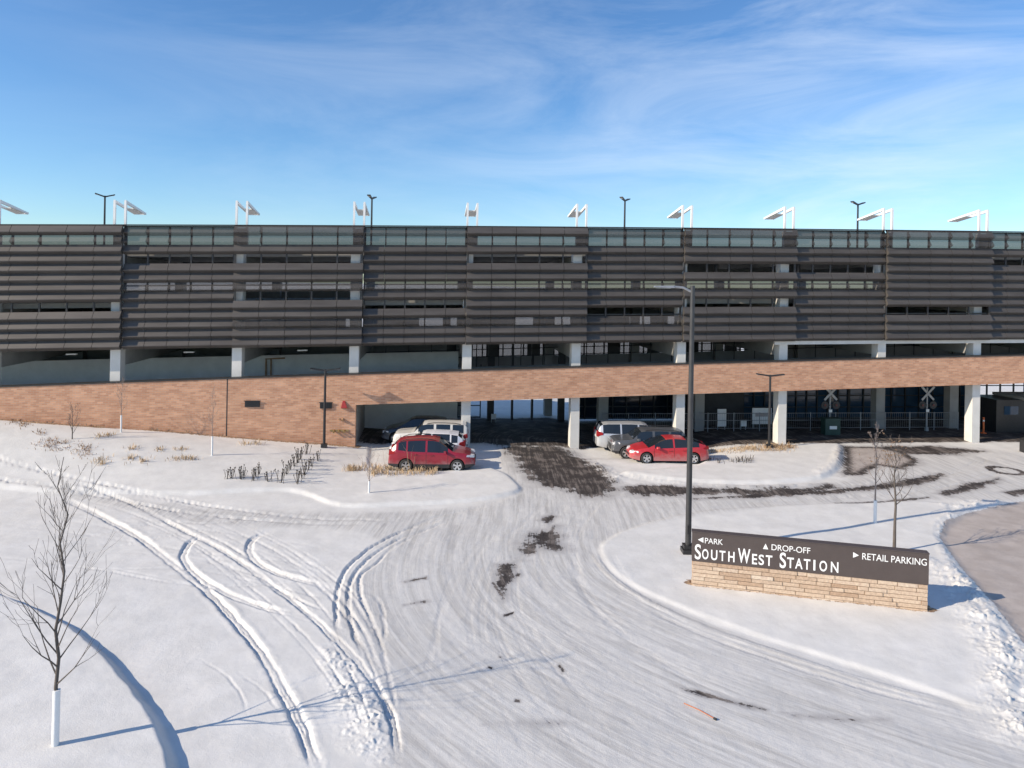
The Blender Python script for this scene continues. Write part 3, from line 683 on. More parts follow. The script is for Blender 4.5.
# open slot rows and see-through rows for each bay, counted from the top, bays from column -6
SLOTS = {-6: ([8], [1]), -5: ([8], [1]), -4: ([3], [0, 1, 6]), -3: ([3, 7], [0, 1, 6, 10]), -2: ([8], [0, 1, 6, 10]), -1: ([3], [1, 6, 10]), 0: ([9], [0, 1, 6, 10]),
         1: ([4, 8], [0, 1, 6]), 2: ([4], [0, 1, 6]), 3: ([9], [0, 1]), 4: ([3], [0, 1]), 5: ([4, 8], [0, 1]), 6: ([9], [0, 1]), -7: ([3], [0, 1]), -8: ([8], [1])}
for b in range(-8, 7):
    fwd = (b % 2 == 1)     # every other screen stands proud of its neighbours
    u0 = b * PITCH + (-.12 if fwd else .52); u1 = (b + 1) * PITCH + (.50 if fwd else -.14)
    base_d = -0.34 if fwd else -0.10
    slots, opens = SLOTS[b]
    proj = 0.24
    mbp = MB()
    for r_ in range(NR):
        if r_ in slots: continue
        z_hi = NR * ROWH - r_ * ROWH - 0.015; z_lo = z_hi - ROWH - 0.02
        mi = 0 if r_ not in opens else (2 if r_ == 0 else 1)
        prof = [(base_d, z_hi), (base_d - proj, z_hi - .37), (base_d - proj + .01, z_hi - .41), (base_d + .01, z_lo), (base_d + .035, z_lo), (base_d + .03, z_hi - .03)]
        nseg = 5
        for q_ in range(nseg):
            ua_ = u0 + (u1 - u0) * q_ / nseg + (.012 if q_ else 0); ub_ = u0 + (u1 - u0) * (q_ + 1) / nseg - (.012 if q_ < nseg - 1 else 0)
            V = []
            for u in (ua_, ub_): V += [F(u, d, pz(u) + z) for d, z in prof]
            mbp.add(V, [(k, (k + 1) % 6, 6 + (k + 1) % 6, 6 + k) for k in range(6)] + [(5, 4, 3, 2, 1, 0), (6, 7, 8, 9, 10, 11)], mi)
    gpart(mbp, 'louver_panel', [louver_solid, louver_open, louver_half])
    mbf = MB(); w = (u1 - u0) / 5
    for k in range(6):
        u = u0 + .06 + k * (u1 - u0 - .12) / 5
        mbf.fbox(u - .045, u + .045, base_d + .035, base_d + .125, lambda q: pz(q) + .02, lambda q: pz(q) + NR * ROWH - .03)
    mbf2 = []
    for k in (0, 3.0, 6.5, 10.0, 12.8):
        mbf.fbox(u0 + .02, u1 - .02, base_d + .128, base_d + .19, lambda q: pz(q) + k * ROWH + .03, lambda q: pz(q) + k * ROWH + .11)
    gpart(mbf, 'screen_frame', dark_steel)
mb = MB(); prism_strip(np.linspace(UL, UR, 24), -.36, -.02, lambda u: pz(u) + NR * ROWH + .004, lambda u: pz(u) + NR * ROWH + .05); gpart(mb, 'top_rail', dark_steel)
# glazed station front below the deck, at the rear
mb = MB(); mg = MB()
def glazing(u0, u1, zt, n, d=9.0, rows=(0.9, 1.8, 2.6)):
    for k in range(n + 1):
        u = u0 + (u1 - u0) * k / n
        mb.fbox(u - .04, u + .04, d - .06, d + .06, -0.05, zt)
    for z in (0.05,) + rows: mb.fbox(u0, u1, d - .05, d + .05, z - .035, z + .035)
glazing(-12.9, -5.3, 4.0, 9, 9.6)
glazing(1.5, 14.4, 2.74, 12, rows=(0.9, 1.8)); mg.fbox(1.5, 14.4, 9.06, 9.10, -0.05, 2.74)
gpart(mb, 'mullion_grid', black_paint); gpart(mg, 'lobby_glass', glass_dark)
mb = MB(); mg = MB(); glazing(14.9, 23.5, 3.15, 10, 8.6); mg.fbox(14.9, 23.5, 8.66, 8.70, -.05, 3.15); glazing(23.6, 40, 3.4, 14, 8.6); mg.fbox(23.6, 33.6, 8.66, 8.70, -.05, 3.4)
gpart(mb, 'mullion_grid', black_paint); gpart(mg, 'station_glass', glass_blue)
for u, w_ in ((-4.6, .5), (-3.0, .16), (-1.5, .16), (.7, .5)):
    mb = MB(); mb.fbox(u - w_/2, u + w_/2, 8.6, 8.9, -.5, 5.7); gpart(mb, 'steel_post', black_paint)
for u in (1.2 * PITCH * .36, 1.45 * PITCH, 2.35 * PITCH, 3.45 * PITCH, 4.3 * PITCH):
    mb = MB(); mb.fbox(u - .34, u + .34, 4.7, 5.35, -.6, ztop_ramp(u) - 1.43); gpart(mb, 'column', concrete_in)
# dark equipment alcove behind the third opening
mb = MB(); mb.fbox(9.6, 13.9, 6.4, 6.6, -.05, 4.2); gpart(mb, 'alcove_wall', noisy('dark_panel', (0.03, 0.03, 0.032), (0.05, 0.05, 0.052), 1.5, 0.7))

# ------------------------------------------------------------------ objects under the deck
def wall_px(px, py, d):
    a, b = ray(px, py); q = P0 + d * NN
    Yv = (q[0] * NN[0] + q[1] * NN[1]) / (a * NN[0] + NN[1]); return np.array((a * Yv, Yv))
def crossing(px, d, zc, label):
    p = wall_px(px, 400, d); t = empty('crossing_signal', (p[0], p[1], gz(p[0], p[1])), TH, label, 'railway signal', 'railway crossing signals under the deck')
    m = MB(); m.tube([(0, 0, 0), (0, 0, zc + .4)], .06, 8); m.tube([(0, 0, 0), (0, 0, .25)], .14, 8); m.build('post', grey_steel, t)
    m = MB()
    for s in (-1, 1): m.bar((-.48 * 1, -.09 - .02 * s, zc - .48 * s), (.48, -.09 - .02 * s, zc + .48 * s), .03, .15)
    m.build('crossbuck', weathered_white, t)
    for s in (-1, 1):
        m = MB(); m.lathe([(0, -.14), (.12, -.14), (.12, -.10), (.28, -.10), (.28, -.06), (0, -.06)], 'Y', 16, (.42 * s, 0, zc - .85)); ls = m.build('signal_lamp', black_paint, t)
        m = MB(); m.lathe([(0, -.147), (.09, -.145)], 'Y', 12, (.42 * s, 0, zc - .85)); m.build('lens', dark_red, ls)
    m = MB(); m.box(-.5, .5, -.05, .0, zc - .88, zc - .82); m.build('lamp_bar', black_paint, t)
    m = MB(); m.box(-.12, .12, -.10, -.07, zc - 1.35, zc - 1.15); m.build('track_sign', white_paint, t)
    return t
crossing(830, 3.6, 2.78, 'white crossbuck railway signal beside the green cabinet under the deck')
crossing(927, 3.9, 2.72, 'crossbuck railway signal in front of the blue station glass')
p = wall_px(831, 400, 3.0); t = empty('signal_cabinet', (p[0], p[1], gz(p[0], p[1])), TH, 'dark green signal cabinet with a pale notice at the foot of a crossbuck', 'cabinet')
m = MB(); m.box(-.55, .55, -.3, .3, 0, 1.05); m.box(-.6, .6, -.34, .34, 1.053, 1.13); m.box(-.01, .01, -.31, -.302, .05, 1.0); m.build('housing', green_cabinet_m, t)
m = MB(); m.box(-.25, .28, -.322, -.312, .40, .62); m.build('notice', white_paint, t)
# chain-link railing along the platform
p = wall_px(760, 400, 4.2); fence = empty('platform_fence', (p[0], p[1], 0), TH, 'low grey railing with slim posts running along the platform under the deck', 'railing')
m = MB(); m2 = MB()
for k in range(-6, 9):
    m = MB(); m.tube([(k * 1.9, 0, -.3), (k * 1.9, 0, 1.3)], .03, 6); m.build('post', grey_steel, fence)
for z in (.2, .75, 1.25): m2.tube([(-11.4, 0, z), (15.2, 0, z)], .022, 6)
for k in np.arange(-11.4, 15.2, .16): m2.tube([(k, 0, .2), (k, 0, 1.25)], .006, 4)
m2.build('rail', grey_steel, fence)
# information boards and equipment near the glass
def board(px, py0, py1, wpx, d, label, cat='notice board', name='notice_board'):
    p = wall_px(px, 400, d); Yv = p[1]; zt = at(px, py0, Yv).z; zb = max(at(px, py1, Yv).z, 0.25); w = wpx / FPX * Yv
    t = empty(name, (p[0], p[1], 0), TH, label, cat)
    m = MB(); m.box(-w/2, w/2, -.04, .04, zb, zt); m.build('panel', white_paint, t)
    m = MB()
    for s in (-1, 1): m.box(s * w * .42 - .03, s * w * .42 + .03, .045, .10, -.1, zt)
    m.build('leg', grey_steel, t)
    return t
board(722, 409, 427, 9, 4.6, 'narrow upright white panel standing left of the dark alcove')
b2 = board(762, 408, 424, 20, 4.9, 'wide pale framed notice board behind the short double lamp post')
m = MB(); Yv = wall_px(762, 400, 4.9)[1]; zt = at(762, 412, Yv).z; m.box(-.5, .45, -.05, -.045, zt - .32, zt - .05); m.build('printed_band', noisy('printed_grey', (0.35, 0.33, 0.33), (0.5, 0.42, 0.4), 9), b2)
board(744, 420, 427, 6, 4.6, 'small low white box panel in front of the dark alcove', 'panel')
board(494, 414, 424, 5, 7.6, 'slim white stand beside the dark steel posts behind the drive', 'stand', 'display_stand')
t = spot(995, 437); t = empty('traffic_post', (t.x, t.y + 1.2, 0), 0, 'slim orange marker post under the deck at the right edge', 'marker post')
m = MB(); m.tube([(0, 0, 0), (0, 0, 1.15)], .06, 8); m.tube([(0, 0, 0), (0, 0, .06)], .2, 10); m.build('tube', orange_plastic, t)
m = MB(); m.tube([(0, 0, .85), (0, 0, .97)], .063, 8, caps=False); m.build('reflective_band', white_paint, t)
p = wall_px(1010, 440, 3.2); kiosk = empty('shelter', (p[0] + 1.0, p[1], 0), TH, 'low dark shelter with a pale roof edge under the right end of the deck', 'shelter')
m = MB(); m.box(-2.2, 3.5, 0, 2.5, 0, 2.35); m.build('body', black_paint, kiosk)
m = MB(); m.box(-.3, 4.0, -.9, 2.6, 2.36, 2.55); m.build('roof', concrete_in, kiosk)
m = MB(); m.box(-1.6, -.5, -.03, -.005, 1.3, 1.9); m.build('window', glass_blue, kiosk)
t = spot(1023, 452); t = empty('bollard', (t.x + .15, t.y, t.z), 0, 'dark square bollard in snow at the right edge', 'bollard')
m = MB(); m.box(-.22, .22, -.22, .22, -.1, .80); m.build('shaft', black_paint, t)
m = MB(); m.hexa([(-.26, -.26, .803), (.26, -.26, .803), (.26, .26, .803), (-.26, .26, .803), (-.1, -.1, .92), (.1, -.1, .92), (.1, .1, .92), (-.1, .1, .92)]); m.build('cap', black_paint, t)

# ------------------------------------------------------------------ roof: white frames and black twin lamps
def roof_frame():
    t = empty('rooftop_light_frame', (0, 0, 0), TH)
    for s in (-.30, .30):
        m = MB(); m.box(s - .06, s + .06, -.06, .06, -.25, 1.32); m.build('post', white_paint, t)
        m = MB(); m.hexa([(s - .055, -.055, 1.25), (s + .055, -.055, 1.25), (s + .055, 2.7, .86), (s - .055, 2.7, .86), (s - .055, -.055, 1.42), (s + .055, -.055, 1.42), (s + .055, 2.7, .97), (s - .055, 2.7, .97)]); m.build('arm', white_paint, t)
    m = MB(); m.box(-.36, .36, 2.705, 2.80, .84, .97); m.build('crossbar', white_paint, t)
    m = MB(); m.hexa([(-.24, 1.2, 1.03), (.24, 1.2, 1.03), (.24, 2.5, .84), (-.24, 2.5, .84), (-.24, 1.2, 1.09), (.24, 1.2, 1.09), (.24, 2.5, .90), (-.24, 2.5, .90)]); m.build('lamp_panel', lamp_lens, t)
    return t
rf = roof_frame()
names = {-5: 'white bent light frame on the roof edge at the far left end', -4: 'white light frame on the roof edge just right of the left black roof lamp', -3: 'third white roof frame from the left, standing clear of any black lamp',
         -2: 'white roof frame just left of the second black twin lamp', -1: 'white roof frame seen end on like the letter H', 0: 'white roof frame left of the third black twin lamp near the middle',
         1: 'white roof frame above the tall foreground street lamp', 2: 'white roof frame left of the rightmost black roof lamp', 3: 'white roof frame just right of the rightmost black roof lamp', 4: 'white bent light frame on the roof edge nearest the right end'}
first = True
for i in range(-5, 5):
    o = rf if first else copy_tree(rf); first = False
    u = i * PITCH; o.location = F(u + .18, 0.05, pz(u) + NR * ROWH + .08)
    tag(o, names[i], 'light frame', 'white light frames along the roof edge')
    if o is rf: pass
# each frame stands on a pale stub on the column head
for i in cols:
    u = i * PITCH; mb = MB(); mb.fbox(u - .16, u + .52, .00, .30, lambda q: 12.0 + dz(q), lambda q: pz(q) + NR * ROWH - .14); gpart(mb, 'frame_stub', concrete)

def twin_lamp(h, arm, r=.06, rise=.1):
    t = empty('twin_lamp', (0, 0, 0))
    m = MB(); m.tube([(0, 0, -.1), (0, 0, h)], [r * 1.1, r * .85], 10); m.build('pole', black_paint, t, smooth=40)
    m = MB(); m.box(-.17, .17, -.17, .17, -.15, .22); m.build('base', black_paint, t)
    for s in (-1, 1):
        m = MB(); m.hexa([(s * .03, -.05, h - .12), (s * arm, -.13, h - .04 + rise), (s * arm, .13, h - .04 + rise), (s * .03, .05, h - .12), (s * .03, -.05, h - .02), (s * arm, -.13, h + .03 + rise), (s * arm, .13, h + .03 + rise), (s * .03, .05, h - .02)]); hd = m.build('lamp_head', black_paint, t)
        m = MB(); m.box(min(s * arm * .55, s * arm * .95), max(s * arm * .55, s * arm * .95), -.07, .07, h - .066 + rise * .75, h - .056 + rise * .75); m.build('lens', lamp_lens, hd)
    return t
tl = twin_lamp(4.4, .62, .07, .12)
for k, (px, py, lab) in enumerate(((105, 195, 'black twin lamp on the roof near the left end, beside a white frame'), (372, 197, 'second black roof lamp from the left, seen end on'), (625, 199, 'black roof lamp left of the tall street lamp'), (858, 203, 'black twin lamp with gull wing heads near the right end of the roof'))):
    o = tl if k == 0 else copy_tree(tl)
    a = at(px, py, 50.0); u = float((np.array((a.x, a.y)) - P0) @ E)
    o.location = (a.x, a.y, a.z - 4.45); o.rotation_euler = (0, 0, (R(35), R(80), R(55), R(25))[k])
    tag(o, lab, 'roof lamp', 'black twin lamps on the roof deck')

# slim twin lamps on the ground
sl = twin_lamp(4.55, .85, .075, .05)
s_ = spot(324, 449.5); sl.location = s_; sl.rotation_euler = (0, 0, R(8)); tag(sl, 'short black twin lamp post on the snow before the brick wall', 'street lamp', 'short twin lamp posts')
s2 = copy_tree(sl); s_ = spot(769, 450); s2.location = s_; s2.rotation_euler = (0, 0, R(-2)); tag(s2, 'short black twin lamp post on the planted island right of the red sedan', 'street lamp', 'short twin lamp posts')

def tall_lamp():
    t = empty('street_lamp', (0, 0, 0)); h = 10.05
    m = MB(); m.box(-.24, .24, -.24, .24, -.2, .16); m.box(-.19, .19, -.19, .19, .163, .30); m.build('base', black_paint, t)
    m = MB(); m.tube([(0, 0, .29), (0, 0, 5), (0, 0, h)], [.115, .10, .085], 14); pl = m.build('pole', noisy('grey_pole', (0.045, 0.045, 0.047), (0.07, 0.07, 0.072), 2, 0.4, .3), t, smooth=40)
    m = MB(); m.box(-.07, .07, -.135, -.105, .75, 1.05); m.build('hand_hole_cover', black_paint, pl)
    m = MB(); m.tube([(0, 0, h - .25), (-.35, 0, h - .08), (-.75, 0, h - .05)], .045, 8); m.build('arm', grey_steel, t)
    m = MB(); m.hexa([(-.72, -.16, h - .10), (-1.45, -.16, h - .08), (-1.45, .16, h - .08), (-.72, .16, h - .10), (-.72, -.12, h - .01), (-1.42, -.12, h - .03), (-1.42, .12, h - .03), (-.72, .12, h - .01)]); hd = m.build('lamp_head', grey_steel, t)
    m = MB(); m.box(-1.38, -.85, -.12, .12, h - .115, h - .105); m.build('lens', lamp_lens, hd)
    return t
lamp = tall_lamp(); lamp.location = spot(688, 553.5); tag(lamp, 'tall dark street lamp on a square base beside the station sign', 'street lamp')

# ------------------------------------------------------------------ station sign
def on_level(px, py, z):
    a, b = ray(px, py); Y = (z - CAMH) / b; return np.array((a * Y, Y))
A = on_level(692.0, 582.5, .14); B = on_level(927.5, 608.5, .14)
slen = float(np.hypot(*(B - A))); srot = math.atan2(B[1] - A[1], B[0] - A[0])
sign = empty('station_sign', (A[0], A[1], 0.0), srot, 'long brown station sign with white lettering on a sandstone base', 'sign')
ST, SB, STH = at(693, 530, A[1]).z - .07, at(693, 562, A[1]).z + .04, 0.26
m = MB(); m.box(.03, slen - .03, .03, STH - .03, -.3, SB - .01); base = m.build('stone_base', mortar, sign)
m = MB(); rng_ = random.Random(3); ncr = 7; z0 = -.02; ch = (SB - z0) / ncr
for side in range(2):
    for r_ in range(ncr):
        x = -.0
        while x < slen - .02:
            l = rng_.uniform(.28, 1.1); e = min(slen, x + l)
            if slen - e < .18: e = slen
            j = rng_.uniform(0, .035); zz0 = z0 + r_ * ch + .009; zz1 = z0 + (r_ + 1) * ch - .007
            if side == 0: m.box(x + .009, e - .009, -j, .028, zz0, zz1)
            else: m.box(x + .005, e - .005, STH - .028, STH + j, zz0, zz1)
            x = e
for xx in (0, 1):
    for r_ in range(ncr):
        j = rng_.uniform(0, .015); zz0 = z0 + r_ * ch + .009; zz1 = z0 + (r_ + 1) * ch - .007
        sp = rng_.uniform(.09, .16)
        for a, c in ((.032, sp), (sp + .01, STH - .032)):
            if xx == 0: m.box(-j, .028, a, c, zz0, zz1)
            else: m.box(slen - .028, slen + j, a, c, zz0, zz1)
m.build('sandstone_course', sandstone, base)
m = MB(); m.box(-.02, slen + .02, .0, STH, SB + .003, ST); m.build('panel', sign_brown, sign)
m = MB(); m.box(-.035, slen + .035, -.015, STH + .015, ST + .003, ST + .03); m.build('top_cap', sign_brown, sign)
white_letter = principled('white_letter', (0.86, 0.86, 0.84), 0.5)
def text_mesh(body, bold=0.0):
    cu = bpy.data.curves.new('lettering', 'FONT'); cu.body = body; cu.size = 1.0; cu.offset = bold; cu.extrude = 0.0
    o = bpy.data.objects.new('lettering', cu); COL.objects.link(o)
    dg = bpy.context.evaluated_depsgraph_get(); dg.update(); me = bpy.data.meshes.new_from_object(o.evaluated_get(dg))
    vs = [v.co.copy() for v in me.vertices]; fs = [tuple(p.vertices) for p in me.polygons]
    bpy.data.objects.remove(o); bpy.data.curves.remove(cu); bpy.data.meshes.remove(me)
    return vs, fs
Z0_, Z1_ = A[1], B[1]
def su(cx):      # crop pixel along the sign -> metres
    p = (cx - 46.0) / (976.0 - 46.0); return slen * (p / Z1_) / ((1 - p) / Z0_ + p / Z1_)
def lay(mbx, body, cx0, cx1, z0, z1, bold=0.0):
    vs, fs = text_mesh(body, bold); xs = [v.x for v in vs]; ys = [v.y for v in vs]
    x0, x1, y0, y1 = min(xs), max(xs), min(ys), max(ys); u0, u1 = su(cx0), su(cx1)
    P = [(u0 + (v.x - x0) / (x1 - x0) * (u1 - u0), -.006, z0 + (v.y - y0) / (y1 - y0) * (z1 - z0)) for v in vs]
    mbx.add(P, fs)
def tri(mbx, pts): mbx.add([(su(c), -.006, z) for c, z in pts], [(0, 1, 2)])
PH = ST - SB
def zr(frac): return ST - frac * PH       # fraction down the panel
m = MB(); lay(m, 'PARK', 94, 165, zr(.345), zr(.155), .004); tri(m, [(66, zr(.24)), (88, zr(.145)), (88, zr(.335))]); m.build('park_lettering', white_letter, sign, recalc=False)
m = MB(); lay(m, 'DROP-OFF', 357, 510, zr(.355), zr(.155), .004); tri(m, [(323, zr(.345)), (344, zr(.345)), (333.5, zr(.155))]); m.build('drop_off_lettering', white_letter, sign, recalc=False)
m = MB(); lay(m, 'RETAIL PARKING', 715, 970, zr(.375), zr(.155), .004); tri(m, [(679, zr(.16)), (679, zr(.345)), (702, zr(.252))]); m.build('retail_parking_lettering', white_letter, sign, recalc=False)
m = MB()
for ch_, c0, c1, big in (('S', 55, 79, 1), ('O', 84, 109, 0), ('U', 119, 144, 0), ('T', 152, 176, 0), ('H', 187, 212, 0), ('W', 225, 274, 1), ('E', 281, 301, 0), ('S', 307, 328, 0), ('T', 335, 361, 0),
                         ('S', 390, 415, 1), ('T', 419, 446, 0), ('A', 451, 481, 0), ('T', 485, 511, 0), ('I', 523, 531, 0), ('O', 547, 577, 0), ('N', 592, 622, 0)):
    lay(m, ch_, c0, c1, zr(.90 if not big else (.93 if ch_ == 'S' else .90)), zr(.40 if big else .545), .017)
m.build('station_lettering', white_letter, sign, recalc=False)
bpy.context.view_layer.update()

# ------------------------------------------------------------------ vehicles
def wheel(parent, x, y, side, rad, dark=False):
    t = MB(); w = .11
    t.lathe([(rad * .66, -w), (rad * .90, -w), (rad * .985, -w * .8), (rad, -w * .4), (rad, w * .4), (rad * .985, w * .8), (rad * .9, w), (rad * .66, w)], 'Y', 28)
    wo = t.build('wheel', alloy, parent, smooth=40); wo.location = (x, y, rad)
    wo.data.materials.clear(); wo.data.materials.append(rubber)
    r_ = MB(); s = side
    r_.lathe([(rad * .67, s * w * .55), (rad * .67, s * w * .95), (rad * .60, s * w * .9), (rad * .585, s * w * .45)], 'Y', 28)
    for k in range(5):
        a = 2 * math.pi * k / 5 + .3
        for dlt in (-.16, .16):
            p = Vector((math.cos(a + dlt * .4) * rad * .1, s * w * .78, math.sin(a + dlt * .4) * rad * .1)); q = Vector((math.cos(a + dlt) * rad * .62, s * w * .82, math.sin(a + dlt) * rad * .62))
            r_.bar(p, q, .03, .05)
    r_.lathe([(0, s * w * .95), (rad * .16, s * w * .92), (rad * .18, s * w * .6)], 'Y', 12)
    r_.build('rim', alloy, wo)
    h = MB(); h.lathe([(0, s * w * .3), (rad * .66, s * w * .3)], 'Y', 20); h.build('brake_disc', seam_m, wo)
def car(name, loc, rz, label, cat, S, body_m, roof_m=None):
    t = empty(name, loc, rz, label, cat)
    L, Wd = S['L'], S['W'] / 2; hl = L / 2
    top = np.array(S['top']); belt = np.array(S['belt']); wid = np.array(S['wid'])
    f_top = lambda x: np.interp(x, top[:, 0], top[:, 1]); f_w = lambda x: np.interp(x, wid[:, 0], wid[:, 1]) * Wd
    f_belt = lambda x: min(np.interp(x, belt[:, 0], belt[:, 1]), f_top(x) - .02)
    ax = S['axles']; rad = S['rad']; RA = rad + .055
    def f_low(x):
        z = S['sill'] + .10 * max(0, abs(x) - (hl - .55)) / .55
        for a in ax:
            if abs(x - a) <= RA + 1e-6: z = max(z, rad + math.sqrt(max(0, RA * RA - (x - a) ** 2)))
        return z
    xs = set(np.linspace(-hl, hl, 46)); SE = .010
    for p in top[:, 0]: xs.add(float(p))
    for a in ax:
        for k in np.linspace(-1, 1, 13): xs.add(a + RA * math.sin(k * math.pi / 2))
        xs.add(a - RA - .004); xs.add(a + RA + .004)
    for a, b in S['windows']: xs |= {a, b}
    for a, b in S['doors']: xs |= {a - SE, a + SE, b - SE, b + SE}
    for k in ('windshield', 'rear'): xs |= set(S[k])
    xs = sorted(x for x in xs if -hl <= x <= hl); q = [xs[0]]
    for x in xs[1:]:
        if x - q[-1] > .003: q.append(x)
    xs = q
    def section(x):
        w = f_w(x); zt = f_top(x); zb = f_belt(x); zl = f_low(x); g = min(1, max(0, (zt - zb) / .5))
        sh = max(zl + .02, zb - .10); mid = max(zl + .01, min(S['sill'] + .20, sh - .01))
        wr = w - .06 - S['tumble'] * g
        return [(w * .965, zl), (w * .99, mid), (w, mid + (sh - mid) * .45), (w * .985, sh), (w * .945, zb), (wr, zb + (zt - zb) * .93), (wr * .80, zt - .012 * g), (0, zt + .012)]
    secs = [section(x) for x in xs]; K = 8
    parts = {}
    def put(key, pts):
        parts.setdefault(key, MB()).add(pts, [tuple(range(len(pts)))])
    for i in range(len(xs) - 1):
        xm = (xs[i] + xs[i+1]) / 2; g = f_top(xm) - f_belt(xm)
        for k in range(K - 1):
            for s in (1, -1):
                pts = [(xs[i], s * secs[i][k][0], secs[i][k][1]), (xs[i+1], s * secs[i+1][k][0], secs[i+1][k][1]), (xs[i+1], s * secs[i+1][k+1][0], secs[i+1][k+1][1]), (xs[i], s * secs[i][k+1][0], secs[i][k+1][1])]
                if s < 0: pts.reverse()
                key = 'body'
                if k == 4 and g > .10:
                    for j, (a, b) in enumerate(S['windows']):
                        if a < xm < b: key = ('side_window', j, s)
                if k in (5, 6):
                    if S['windshield'][0] < xm < S['windshield'][1]: key = 'windshield'
                    elif S['rear'][0] < xm < S['rear'][1]: key = 'rear_window'
                    elif S['rear'][1] <= xm <= S['windshield'][0]: key = 'roof'
                if k in (1, 2, 3):
                    for j, (a, b) in enumerate(S['doors']):
                        if min(abs(xm - a), abs(xm - b)) < SE: key = 'seam'
                        elif a < xm < b: key = ('door', j, s)
                if k == 0 and S.get('cladding'): key = 'cladding'
                put(key, pts)
    for e, rev in ((0, False), (-1, True)):
        ring = [(xs[e], y, z) for y, z in secs[e]] + [(xs[e], -y, z) for y, z in reversed(secs[e][:-1])]
        put('body', ring)
    body = parts.pop('body')
    sm = parts.pop('seam', None)
    o = len(body.v)
    if sm: body.add(sm.v, sm.f, 1)
    body.build('body', [body_m, seam_m], t, smooth=38, recalc=False)
    for key, mbx in parts.items():
        nm = key if isinstance(key, str) else key[0]
        mt = {'side_window': auto_glass, 'windshield': auto_glass, 'rear_window': auto_glass, 'roof': roof_m or body_m, 'door': body_m, 'cladding': cladding_m}[nm]
        po = mbx.build(nm, mt, t, smooth=38, recalc=False)
        if nm == 'door':
            a, b = S['doors'][key[1]]; s = key[2]; xh = a + .16; hm = MB(); yy = f_w(xh)
            zz = f_belt(xh) - .13; hm.box(xh, xh + .2, s * yy - .03, s * yy + .03, zz - .02, zz + .02); hm.build('handle', S.get('handle', body_m), po)
    for a in ax:
        for s in (1, -1): wheel(t, a, s * (Wd - .13), s, rad)
    m = MB(); m.box(-hl + .25, hl - .25, -Wd + .28, Wd - .28, S['sill'] - .03, S['sill'] + .30); m.build('underbody', seam_m, t)
    m = MB()
    for a in ax:
        for s in (1, -1): m.lathe([(RA - .003, s * (Wd - .30)), (RA - .003, s * (Wd * .93)) ], 'Y', 24, (a, 0, rad))
    m.build('wheel_housing', seam_m, t)
    # mirrors, lamps, grille, plates
    for s in (1, -1):
        xm_ = S['mirror']; yy = f_w(xm_); zz = f_belt(xm_) + .06
        m = MB(); m.hexa([(xm_ - .06, s * (yy - .03), zz - .05), (xm_ + .10, s * (yy - .03), zz - .05), (xm_ + .05, s * (yy + .19), zz - .04), (xm_ - .08, s * (yy + .19), zz - .04), (xm_ - .06, s * (yy - .03), zz + .04), (xm_ + .07, s * (yy - .03), zz + .04), (xm_ + .03, s * (yy + .17), zz + .09), (xm_ - .07, s * (yy + .17), zz + .09)]); m.build('mirror', S.get('mirror_m', body_m), t)
        x1 = hl - .03; zH = S['lamp_z']; yy = f_w(hl - .10)
        m = MB(); m.hexa([(x1 - .45, s * (f_w(x1 - .45) + .006), zH - .02), (x1 - .03, s * (yy * .93), zH - .09), (x1 + .012, s * yy * .62, zH - .08), (x1 - .2, s * yy * .55, zH - .05), (x1 - .42, s * (f_w(x1 - .42) * .985 + .002), zH + .07), (x1 - .07, s * (yy * .93), zH + .04), (x1 - .02, s * yy * .62, zH + .035), (x1 - .2, s * yy * .55, zH + .05)]); m.build('headlight', light_clear, t)
        x0 = -hl; zT = S['tail_z']; yy = f_w(-hl + .08); th = S.get('tail_h', .12)
        m = MB(); m.hexa([(x0 + .38, s * (f_w(x0 + .38) + .004), zT - th * .2), (x0 + .02, s * (yy * .99 + .01), zT - th), (x0 - .012, s * yy * .62, zT - th), (x0 + .2, s * yy * .6, zT - th), (x0 + .34, s * (f_w(x0 + .34) * .985 + .004), zT + th * .5), (x0 + .05, s * (yy * .98 + .01), zT + th), (x0 + .012, s * yy * .62, zT + th), (x0 + .2, s * yy * .6, zT + th)]); m.build('tail_light', light_red, t)
    m = MB(); yy = f_w(hl - .05) * .55; m.box(hl - .12, hl + .012, -yy, yy, S['sill'] + .20, S['lamp_z'] - .16); m.build('grille', cladding_m, t)
    m = MB(); m.box(-hl - .02, -hl + .05, -.26, .26, S['plate_z'] - .07, S['plate_z'] + .07); m.build('licence_plate', plate_m, t)
    if S.get('rails'):
        for s in (1, -1):
            y_ = (f_w(0) - .06 - S['tumble']) * .93; m = MB(); a, b = S['rails']
            m.tube([(x, s * y_, f_top(x) + (.05 if 0 < k < 5 else -.01)) for k, x in enumerate(np.linspace(a, b, 6))], .02, 6); m.build('roof_rail', cladding_m, t)
    return t
SUV = dict(L=4.62, W=1.86, sill=.25, axles=(-1.36, 1.36), rad=.35, tumble=.20, cladding=True,
    top=[(-2.31, .62), (-2.29, .86), (-2.25, 1.05), (-2.06, 1.33), (-1.84, 1.54), (-1.45, 1.64), (-.6, 1.69), (.1, 1.68), (.40, 1.60), (.75, 1.36), (1.10, 1.12), (1.22, 1.08), (1.75, 1.01), (2.05, .92), (2.22, .80), (2.29, .66), (2.31, .48)],
    belt=[(-2.31, .60), (-2.2, .98), (-1.9, 1.18), (-1.2, 1.10), (0, 1.06), (1.0, 1.03), (1.2, 1.01), (2.0, .86), (2.31, .46)],
    wid=[(-2.31, .80), (-2.2, .90), (-1.8, .98), (-1.36, 1.0), (1.36, 1.0), (1.8, .965), (2.1, .88), (2.25, .76), (2.31, .66)],
    windows=[(-1.78, -1.36), (-1.28, -.34), (-.24, .86)], doors=[(-1.16, -.29), (-.29, .86)], windshield=(.36, 1.13), rear=(-2.23, -1.95), mirror=.72, lamp_z=.86, tail_z=1.02, plate_z=.78, rails=(-1.7, .1))
